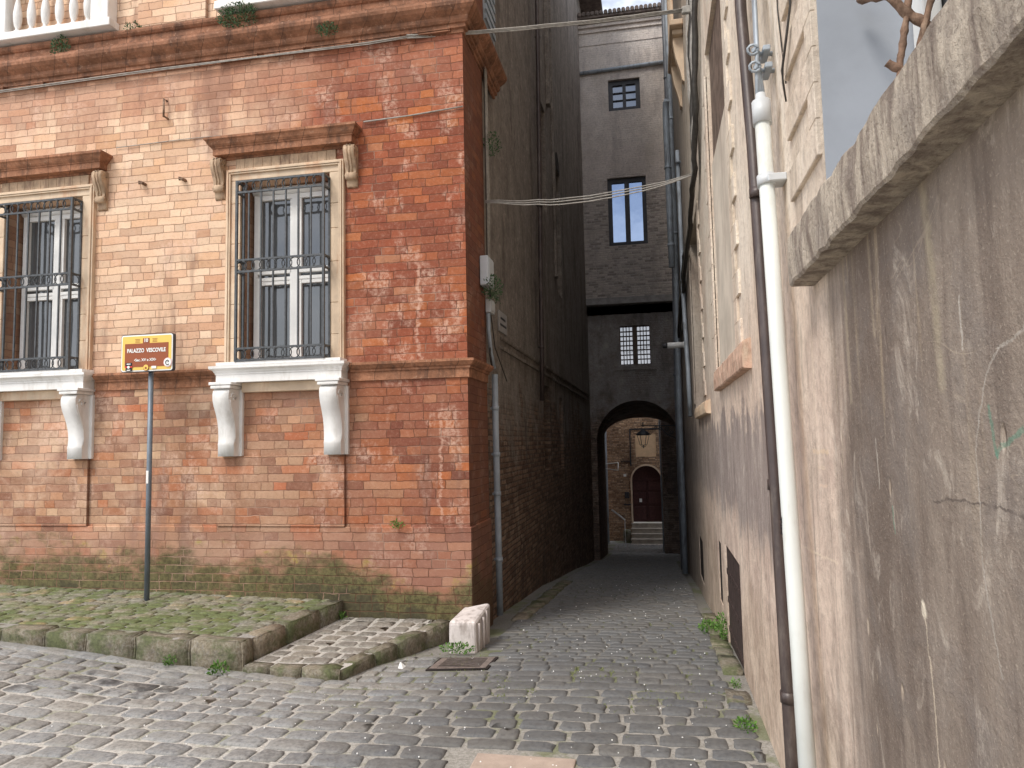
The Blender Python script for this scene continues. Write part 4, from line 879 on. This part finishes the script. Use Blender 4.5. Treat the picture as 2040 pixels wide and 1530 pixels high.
# ------------------------------------------------------------ pipes and boxes
def pipe(name, pts, r_, m_, label, cat='drainpipe', collars=(), n_=12, col_m=None):
    t_ = thing(name, label, cat, pts[-1]); mb = MB(); mb.tube(pts, r_, n_); mb.build('pipe', m_, t_)
    for c_ in collars:
        mb = MB(); mb.tube([Vector(c_)-Vector((0,0,.022)), Vector(c_)+Vector((0,0,.022))], r_*1.18, n_)
        mb.box(c_[0], c_[0]+.06 if c_[0] > 0 else c_[0]-.05, c_[1]-.008, c_[1]+.008, c_[2]-.01, c_[2]+.01) if True else 0
        mb.build('collar', col_m or m_, t_)
    return t_
pipe('downpipe', [(-1.60,7.32,2.30),(-1.60,7.32,1.7),(-1.595,7.325,.8),(-1.59,7.32,-.13)], .033, MGREY, 'grey metal downpipe at the brick corner behind the guard stone', collars=[(-1.60,7.32,1.95),(-1.597,7.32,1.48),(-1.595,7.32,1.08),(-1.59,7.32,.42)])
mb = MB(); mb.tube([(-1.60,7.30,2.36),(-1.62,7.24,2.52),(-1.63,7.21,2.75),(-1.63,7.2,2.92)], .022, 8); tag(mb.build('conduit', MGREY), 'thin bent grey conduit entering the top of the corner downpipe', 'conduit')
cw = (-1.60, 7.20)
t_ = thing('conduit_bundle', 'bundle of thin grey conduits climbing the dark corner above the white box', 'conduit', (-1.61, 7.2, 3.5))
for k, dy in enumerate((-.05, -.015, .02)):
    mb = MB(); mb.tube([(-1.635, 7.30+dy, 3.45), (-1.63, 7.30+dy+.01*k, 4.1), (-1.63, 7.30+dy-.01, 4.9), (-1.635, 7.30+dy, 5.6)], .011, 6); mb.build('conduit', MCABG, t_)
mb = MB(); mb.tube([(-1.63,7.19,3.45),(-1.63,7.20,5.62)], .006, 5); mb.build('cable', MCAB, t_)
def jbox(name, y0, y1, z0, z1, x0, x1, m_, label):
    t_ = thing(name, label, 'box', (x0, y0, z0)); mb = MB(); mb.box(x0, x1, y0, y1, z0, z1, .012, 2); mb.build('body', m_, t_); mb = MB(); mb.box(x1+.0005, x1+.008, y0+.02, y1-.02, z0+.02, z1-.02, .003, 1); mb.build('lid', m_, t_)
jbox('junction_box', 6.98, 7.24, 3.17, 3.47, -1.66, -1.575, MBOX, 'white plastic junction box high on the dark alley corner')
jbox('small_junction_box', 7.20, 7.38, 2.93, 3.07, -1.66, -1.60, MPVCG, 'small grey box just below the white junction box')
mb = MB(); mb.tube([(-1.62,7.28,3.08),(-1.62,7.26,3.18)], .012, 6); mb.tube([(-1.62,7.22,2.93),(-1.625,7.26,2.7),(-1.62,7.2,2.5),(-1.61,7.26,2.36)], .010, 6); mb.tube([(-1.63,7.32,2.93),(-1.63,7.5,2.6),(-1.65,8.2,2.3)], .006, 5)
tag(mb.build('loose_wires', MCAB), 'loose black wires hanging between the boxes and the downpipe', 'cable')
sp_ = thing('street_plate', 'faded grey marble street name plaque on the dark alley wall', 'plaque', (-1.69, 8.1, 2.9))
mb = MB(); mb.box(XO, XO+.02, 7.98, 8.42, 2.86, 3.10, .004, 1); mb.build('plate', simple('grey_marble', (.34,.33,.33), .6, .1, 9), sp_)
for k in range(2): mb = MB(); mb.box(XO+.0205, XO+.023, 8.03+.03*k, 8.37-.05*k, 2.93+.075*k, 2.955+.075*k); mb.build('lettering', MDFR, sp_)
pipe('downpipe', [(-1.60,11.25,14.0),(-1.60,11.0,8.7),(-1.61,10.68,2.94),(-1.62,10.66,2.2)], .035, MBRN, 'thin dark pipe running up the rough left alley wall', collars=[(-1.60,10.98,8.0),(-1.605,10.8,5.2),(-1.61,10.68,3.0)])
MDG = simple('dark_grey_pipe', (.17,.18,.20), .5, .2, 5, .5, .2)
t_ = pipe('downpipe', [(.455,14,11.5),(.46,14,8.25),(.475,14,5.0),(.43,14,2.3),(.43,14,-.8)], .045, MDG, 'darkest grey downpipe in the corner left of the other grey pipes', collars=[(.46,14,8.6),(.47,14,5.2),(.43,14,2.8)])
pipe('downpipe', [(.50,13.62,11.5),(.50,13.62,8.4),(.50,13.6,5.3),(.46,13.6,2.4),(.45,13.6,-.8)], .05, MGREY, 'broad grey downpipe in the corner beside the bridge house', collars=[(.50,13.62,7.6),(.50,13.6,5.4)])
pipe('vent_pipe', [(.42,12.86,7.62),(.40,12.9,7.58),(.39,12.92,7.40),(.395,12.9,6.3),(.395,12.9,5.3),(.40,12.9,4.6)], .055, MPVCG if False else MGREY, 'pale blue grey pipe with a bent top near the bridge house', 'pipe', collars=[(.395,12.9,6.4),(.395,12.9,5.0)])
pipe('downpipe', [(.50,11.4,6.1),(.50,11.3,4.6),(.50,11.2,3.6),(.50,10.7,2.6),(.50,10.54,1.91)], .032, MGREY, 'slim grey pipe ending above the alley on the right wall', collars=[(.50,11.35,5.9),(.50,11.2,4.0)])
pipe('downpipe', [(.49,3.61,6.3),(.49,3.60,3.7),(.49,3.42,2.94),(.49,3.23,1.4),(.49,3.15,.35),(.49,3.14,-.01)], .028, MBRN, 'dark brown painted downpipe beside the white conduit cover', collars=[(.49,3.37,2.70),(.49,3.24,1.40),(.49,3.165,.56)])
# white conduit cover
wc = thing('conduit_cover', 'tall white conduit cover with two straps fixed to the right wall', 'conduit', (.47, 2.6, 0))
a = Vector((.475, 3.03, 2.93)); b_ = Vector((.475, 2.69, 0)); mb = MB(); mb.tube([a, a.lerp(b_, .33), a.lerp(b_, .66), b_], .030, 14); mb.build('cover', MPVC, wc)
for t in (.105, .86):
    q = a.lerp(b_, t); mb = MB(); mb.tube([q+Vector((0,.004,.022)), q-Vector((0,.004,.022))], .037, 14); mb.box(q.x, XR, q.y-.05, q.y+.05, q.z-.015, q.z+.015, .003, 1); mb.build('strap', MPVCG, wc)
mb = MB(); d_ = (a-b_).normalized(); mb.tube([a-d_*.06, a+d_*.04, a+d_*.045, a+d_*.075], [.038,.038,.022,.020], 14); mb.build('cap', MPVCG, wc)
rot = Matrix.Rotation(R(-90), 4, 'Z') @ Matrix.Rotation(R(90), 4, 'X') @ Matrix.Rotation(R(-90), 4, 'Z')
q = a.lerp(b_, .565); text('TIM', 0, 0, .042, MBK, wc, 'lettering', rot=rot, loc=(q.x-.0315, q.y+.012, q.z), bold=.001)
mb = MB()
for k in range(3): mb.tube([(.475+.012*(k-1), 3.04+.005*k, 3.0), (.48, 3.10+.012*k, 3.25), (.50, 3.22+.02*k, 3.7), (.52, 3.28+.03*k, 5.5)], .009, 6)
tag(mb.build('cables', MGREY), 'grey cables rising from the top of the white conduit cover', 'cable')
mb = MB()
for zc, yc in ((3.13, 3.10), (3.22, 3.13)):
    mb.tube([(.46, yc-.05, zc), (.50, yc, zc), (.545, yc+.0, zc)], .010, 6); mb.tube([(.46+.022*math.cos(R(t)), yc-.05, zc+.022*math.sin(R(t))) for t in range(0, 360, 40)], .006, 5, True); mb.box(.50, .53, yc-.06, yc+.06, zc-.012, zc+.012, .004, 1)
tag(mb.build('pipe_clamps', MGREY), 'metal clamps holding grey cables above the white cover', 'clamp')
# security camera
sc_ = thing('security_camera', 'white bullet security camera pointing left out from the right wall', 'camera', (.5, 11.8, 3.05))
mb = MB(); mb.tube([(.50,12.0,3.11),(.36,12.0,3.11),(.25,12.0,3.11)], .048, 14); mb.build('body', MWFR, sc_)
mb = MB(); mb.tube([(.249,12.0,3.11),(.215,12.0,3.11),(.17,12.0,3.10)], [.043,.040,.034], 14); mb.build('lens', MDFR, sc_)
mb = MB(); mb.box(.50, .54, 11.96, 12.04, 3.06, 3.16, .006, 1); mb.build('mount', MWFR, sc_)

# ------------------------------------------------------------ cables
def sag(a, b_, s_, n_=16): a, b_ = Vector(a), Vector(b_); return [a.lerp(b_, t/n_)-Vector((0,0,s_*4*(t/n_)*(1-t/n_))) for t in range(n_+1)]
def jitter(pts, k=.006): return [p+Vector((mn.noise(p*5), mn.noise(p*5+Vector((3,0,0))), mn.noise(p*5+Vector((0,4,0)))))*k for p in pts]
mb = MB(); w0 = [(-10,6.41,5.515),(-6.87,6.41,5.495),(-4.9,6.41,5.51),(-3.88,6.41,5.50),(-2.6,6.41,5.495),(-2.2,6.40,5.50)]; mb.tube(w0, .007, 6); mb.tube([(p[0], p[1]-.004, p[2]-.014+.006*math.sin(p[0]*3)) for p in w0], .005, 5)
tag(mb.build('facade_cable', MCABG), 'long grey cable running along the palazzo just below the cornice', 'cable')
mb = MB(); P0, P1 = (-2.2,6.40,5.50), (.42,7.0,5.76)
for o_ in ((0,0,0),(0,.012,.012),(0,-.012,.008),(0,0,-.014)): mb.tube(jitter(sag(Vector(P0)+Vector(o_), Vector(P1)+Vector(o_), .03), .006), .0065, 5)
p_ = sag(P0, P1, .03, 60); mb.tube([v+Vector((0,.018*math.cos(i*1.9),.018*math.sin(i*1.9))) for i, v in enumerate(p_)], .004, 4)
mb.box(.40, XR, 6.98, 7.02, 5.72, 5.80, .01, 1)
tag(mb.build('overhead_cable', MCABG), 'thick bound cable stretched across the alley entrance at the top', 'cable')
mb = MB()
for o_, s_ in (((0,0,0),.10),((0,.02,.02),.085),((.0,-.02,-.01),.13)): mb.tube(jitter(sag(Vector((-1.62,7.1,4.05))+Vector(o_), Vector((.47,7.5,4.29))+Vector(o_), s_), .012), .0065, 5)
tag(mb.build('overhead_cable', MCABG), 'sagging bundle of pale wires crossing the alley at half height', 'cable')
mb = MB(); mb.tube([(-5.39,6.445,4.735),(-4.6,6.45,4.75),(-4.2,6.45,4.745)], .004, 5); tag(mb.build('facade_wire', MCABG), 'thin dark wire between the two window hoods', 'wire'); mb = MB(); mb.tube([(-2.66,6.44,4.72),(-2.2,6.447,4.735),(XC,6.44,4.765)], .007, 6)
tag(mb.build('facade_wire', MCABG), 'pale wire from the right window hood to the palazzo corner', 'wire')
t_ = thing('cable_bundle', 'thick bundle of dark cables running down the right wall', 'cable', (.5, 7, 4.4))
for k in range(7):
    mb = MB(); o_ = k*.05
    pts = [(.50-.01*(k % 2), 6.35+o_*2.2, 8.6), (.495, 6.5+o_*2.4, 5.8), (.49, 6.9+o_*1.6, 4.75), (.49, 7.35+o_*.8, 4.28), (.49, 8.4+o_*.9, 4.1), (.49, 10.2+o_, 4.0+.02*k), (.49, 13, 3.5+.03*k), (.49, 16, 3.3+.03*k)]
    pp = []
    for a, c_ in zip(pts, pts[1:]): pp += [Vector(a).lerp(Vector(c_), t/6) for t in range(6)]
    mb.tube(jitter(pp+[Vector(pts[-1])], .03), .018 if k % 3 else .026, 6); mb.build('strand', MCAB if k != 3 else MCABG, t_)
mb = MB()
for k in range(4):
    pts = [Vector((.50, 7.6+.05*k, 9.5)), Vector((.49, 7.6+.05*k, 6.6)), Vector((.485, 7.55+.04*k, 5.6)), Vector((.485, 7.45+.03*k, 4.9)), Vector((.49, 7.3+.02*k, 4.4))]
    pp = []
    for a, c_ in zip(pts, pts[1:]): pp += [a.lerp(c_, t/5) for t in range(5)]
    mb.tube(jitter(pp+[pts[-1]], .03), .010, 6)
tag(mb.build('cables', MCABG), 'loose pale cables hanging above the dark bundle on the right wall', 'cable')
mb = MB()
for k in range(3): mb.tube([(.525, 2.60, 3.9), (.522, 2.60+.006*k, 3.12), (.515, 2.66+.02*k, 3.03-.004*k), (.515, 2.76+.012*k, 2.97), (.52, 2.80, 2.93+.01*k), (.53, 2.81, 2.86)], .0035, 5)
mb.tube([(.54, 2.90, 4.0), (.54, 2.94, 3.3), (.54, 2.85, 2.95)], .003, 5)
tag(mb.build('cables', MCAB), 'small loop of black cable beside the big blue grey opening', 'cable')

# ------------------------------------------------------------ wall lantern in front of the archway
LYY = 18.8; lt = thing('wall_lantern', 'black iron street lantern on a scrolled bracket under the archway', 'lamp', (.5, LYY, 1.9))
mb = MB(); lx = -.29
mb.tube([(.56, LYY, 1.93), (lx-.05, LYY, 1.96)], .016, 6); mb.tube([(.56, LYY, 1.60), (.30, LYY, 1.72), (.12, LYY, 1.93)], .014, 6)
for cx, cz, r_ in ((.30,1.85,.06),(.14,1.86,.05),(.02,1.89,.04),(.42,1.76,.05)): mb.tube([(cx+r_*(1-k*.06)*math.cos(k*.7), LYY, cz+r_*(1-k*.06)*math.sin(k*.7)) for k in range(12)], .010, 5)
mb.tube([(lx, LYY, 1.92), (lx, LYY, 2.03)], .012, 6); mb.build('bracket', MIRON, lt)
mb = MB(); mb.lathe([(.02,.20),(.05,.17),(.12,.12),(.19,.06),(.19,.045)], (lx, LYY, 1.67), 8); mb.build('hood', MIRON, lt)
mb = MB()
for k in range(6):
    t = 2*math.pi*k/6; mb.tube([(lx+.15*math.cos(t), LYY+.15*math.sin(t), 1.71), (lx+.085*math.cos(t), LYY+.085*math.sin(t), 1.46)], .007, 5)
for r_, z in ((.15,1.71),(.085,1.46),(.05,1.42)): mb.tube([(lx+r_*math.cos(2*math.pi*k/12), LYY+r_*math.sin(2*math.pi*k/12), z) for k in range(12)], .008, 5, True)
mb.tube([(lx, LYY, 1.38), (lx, LYY, 1.46)], .012, 6); mb.build('frame', MIRON, lt)

# ------------------------------------------------------------ guard stone, grate and small things on the ground
mb = MB(); v = mb.box(-1.715, -1.475, 5.88, 6.40, -.2, .155, .035, 3)
for q in mb.b.verts:
    if q.co.z > .1: q.co.z += .035*ss(q.co.y, 5.98, 6.2)*ss(q.co.x, -1.68, -1.58)
for k in range(3): mb.tube([(-1.472, 5.95+k*.14, -.2), (-1.472, 5.95+k*.14, .12+.02*k)], .011, 8)
for q in mb.b.verts: q.co += Vector((mn.noise(q.co*12), mn.noise(q.co*12+Vector((4,0,0))), mn.noise(q.co*12+Vector((0,4,0)))))*.008
tag(mb.build('guard_stone', simple('grubby_marble', (.66,.60,.57), .7, .1, 7, .3, bump=.006, dirt=(.30,.25,.22))), 'worn whitish marble guard stone protecting the palazzo corner', 'stone')
gr = thing('drain_grate', 'rusty dark iron drain grate set in the cobbles by the guard stone', 'drain grate', (-1.48, 5.47, -.04))
def zg(x, y): return gz(x, y)+.006
mb = MB()
def gb(x0, x1, y0, y1, th=.0015):
    vs = [mb.b.verts.new((x, y, zg(x, y)+dz)) for x in (x0, x1) for y in (y0, y1) for dz in (-th, 0)]
    for q in ((0,1,3,2),(4,6,7,5),(0,4,5,1),(2,3,7,6),(0,2,6,4),(1,5,7,3)): mb.b.faces.new([vs[i] for i in q])
gb(-1.70,-1.27,5.31,5.335); gb(-1.70,-1.27,5.625,5.65); gb(-1.70,-1.65,5.3355,5.6245); gb(-1.32,-1.27,5.3355,5.6245)
for k in range(7): gb(-1.649,-1.321,5.355+k*.0385,5.368+k*.0385)
mb.build('grid', MCAST, gr); mb = MB(); gb(-1.72,-1.25,5.29,5.67,.012)
for q in mb.b.verts: q.co.z -= .0018
mb.build('frame', MDARKR, gr)  # dark plate just under the bars, standing in for the shaded slots
mb = MB(); v = [mb.b.verts.new(p) for p in ((-1.90,5.20,-.03),(-1.86,5.19,-.028),(-1.85,5.23,-.02),(-1.90,5.24,.0),(-1.88,5.21,.012))]
for q in ((0,1,4),(1,2,4),(2,3,4),(3,0,4)): mb.b.faces.new([v[i] for i in q])
tag(mb.build('paper_scrap', MW), 'small crumpled white paper scrap beside the ramp kerb', 'litter')
# iron bits on the facade
mb = MB(); mb.tube([(-4.82,6.46,5.18),(-4.82,6.41,5.18),(-4.82,6.41,4.99)], .011, 6); mb.tube([(-4.82,6.41,5.0),(-4.80,6.46,4.985)], .009, 6); tag(mb.build('iron_rod', MRUST), 'short rusty iron rod bracket on the upper brick wall', 'bracket')
for x_, lb in ((-5.06,'rusty iron hook on the brick wall, the left one between the windows'),(-4.60,'rusty iron hook on the brick wall, nearer the right window')):
    mb = MB(); mb.tube([(x_-.03,6.46,4.345),(x_-.03,6.41,4.335),(x_-.02,6.40,4.31),(x_+.02,6.40,4.31)], .011, 6); mb.tube([(x_+.01,6.46,4.315),(x_+.01,6.39,4.315)], .016, 7); tag(mb.build('iron_hook', MRUST), lb, 'hook', 'iron hooks between the windows')

# ------------------------------------------------------------ plants
def plant(c_, rx, ry, rz, n_, ls, m_, label, droop=.0, name='wall_plant'):
    mb = MB(); c_ = Vector(c_)
    for i in range(n_):
        while True:
            q = Vector((random.uniform(-1,1), random.uniform(-1,1), random.uniform(-1,1)))
            if q.length < 1 and random.random() < .35+.65*q.length: break
        p = c_+Vector((q.x*rx, q.y*ry, q.z*rz-droop*abs(q.x)*rx))
        d = (Vector((q.x, q.y-.3, q.z+.4))+Vector((random.uniform(-.5,.5),)*3)).normalized(); s_ = d.cross(Vector((random.uniform(-1,1), random.uniform(-1,1), random.uniform(-1,1)))).normalized()
        l = ls*.72*random.uniform(.5,1.3); w_ = l*.3; nn = d.cross(s_)*l*.12
        mb.face([p, p+d*l*.5+s_*w_+nn, p+d*l, p+d*l*.5-s_*w_+nn])
    for i in range(5): 
        t = random.uniform(0, 6.28); mb.tube([c_-Vector((0,0,rz*.8)), c_+Vector((rx*.6*math.cos(t), ry*.6*math.sin(t), rz*.5))], .0025, 4)
    return tag(mb.build(name, m_), label, 'plant', 'weeds growing on the walls and paving')
plant((-6.02,6.36,5.84), .11,.06,.15, 330, .035, MLEAFD, 'leafy weed hanging on the cornice below the white balustrade')
plant((-3.95,6.33,5.90), .22,.10,.13, 900, .032, MLEAFD, 'large dark green bush rooted in the palazzo cornice')
plant((-2.98,6.31,5.62), .11,.06,.06, 260, .028, MLEAFD, 'small green tuft low on the cornice moulding')
plant((-2.34,6.42,.875), .075,.04,.03, 90, .03, MLEAF, 'small weed growing on the plinth ledge of the brick wall')
plant((-1.58,7.32,4.75), .09,.10,.12, 300, .032, MLEAFD, 'dark weed on the conduits high in the alley corner')
plant((-1.56,7.08,3.16), .10,.14,.12, 330, .036, MLEAFD, 'weed sprouting from under the white junction box')
plant((-1.62,7.55,3.15), .03,.22,.05, 70, .03, MLEAFD, 'thin trailing sprig beside the white junction box')
plant((-5.2,6.40,5.99), .10,.05,.05, 120, .03, MLEAFD, 'little weed at the foot of the upper brick pilaster')
plant((-2.0,6.30,5.85), .12,.05,.03, 90, .028, MLEAFD, 'sparse weeds on the cornice near the palazzo corner')
plant((-3.17,4.93,-.01), .07,.06,.06, 170, .035, MLEAF, 'bright green weed at the foot of the terrace kerb corner', name='weed')
plant((-3.62,4.99,.02), .05,.04,.045, 90, .028, MLEAF, 'tiny green weed at the terrace kerb left of the corner', name='weed')
plant((-1.62,5.80,-.04), .15,.045,.035, 230, .032, MLEAF, 'green weeds between the guard stone and the drain grate', name='weed')
plant((.43,6.95,-.12), .10,.30,.04, 380, .035, MLEAF, 'bright weeds growing along the foot of the right wall', name='weed')
plant((.50,6.55,0.0), .04,.12,.11, 200, .035, MLEAF, 'taller weed clump beside the dark cellar door', name='weed')
plant((.44,4.33,.01), .055,.09,.03, 160, .028, MLEAF, 'small green weed by the right wall near the brown pipe', name='weed')
plant((.46,5.05,.01), .03,.07,.025, 70, .022, MLEAF, 'tiny weed tuft by the right wall below the cellar door', name='weed')
plant((-2.86,6.36,.05), .04,.03,.04, 50, .025, MLEAF, 'tiny weed where the ramp meets the terrace kerb', name='weed')
# moss and grass in the joints
mb = MB()
for i in range(2600):
    if random.random() < .55: x, y = random.gauss(-.9, .6), random.gauss(5.05, .35)
    else: x, y = random.uniform(-3.2, .4), random.uniform(4.3, 6.3)
    if x > .5 or (y > 4.95 and x < xq(y)+.05) or mn.noise(Vector((x*2.2, y*2.2, 3))) < .05: continue
    z = gz(x, y)-.006; 
    for k in range(2):
        t = random.uniform(0, 6.28); l = random.uniform(.008,.02); mb.face([(x, y, z), (x+.006*math.cos(t), y+.006*math.sin(t), z), (x+l*.5*math.cos(t+.6), y+l*.5*math.sin(t+.6), z+l)])
o = mb.build('moss_tufts', m_leaf('joint_moss', (.10,.13,.03), (.24,.27,.08))); o['kind'] = 'stuff'; o['label'] = 'moss and grass in the cobble joints'; o['category'] = 'moss'
mb = MB()
for i in range(330):
    x, y = random.uniform(-3.5, .4), random.uniform(3.6, 6.6) if random.random() < .7 else random.uniform(6.6, 12)
    if y > 4.9 and x < xq(min(y, 6.4))+.1: continue
    if y > 6.4 and x < -1.5: continue
    s_ = random.uniform(.002,.0055)*(1 if y < 6.6 else 1.5); bmesh.ops.create_icosphere(mb.b, subdivisions=1, radius=s_, matrix=Matrix.Translation((x, y, gz(x, y)+.006)))
o = mb.build('grit', MW); o['kind'] = 'stuff'; o['label'] = 'white grit scattered on the cobbles'; o['category'] = 'grit'
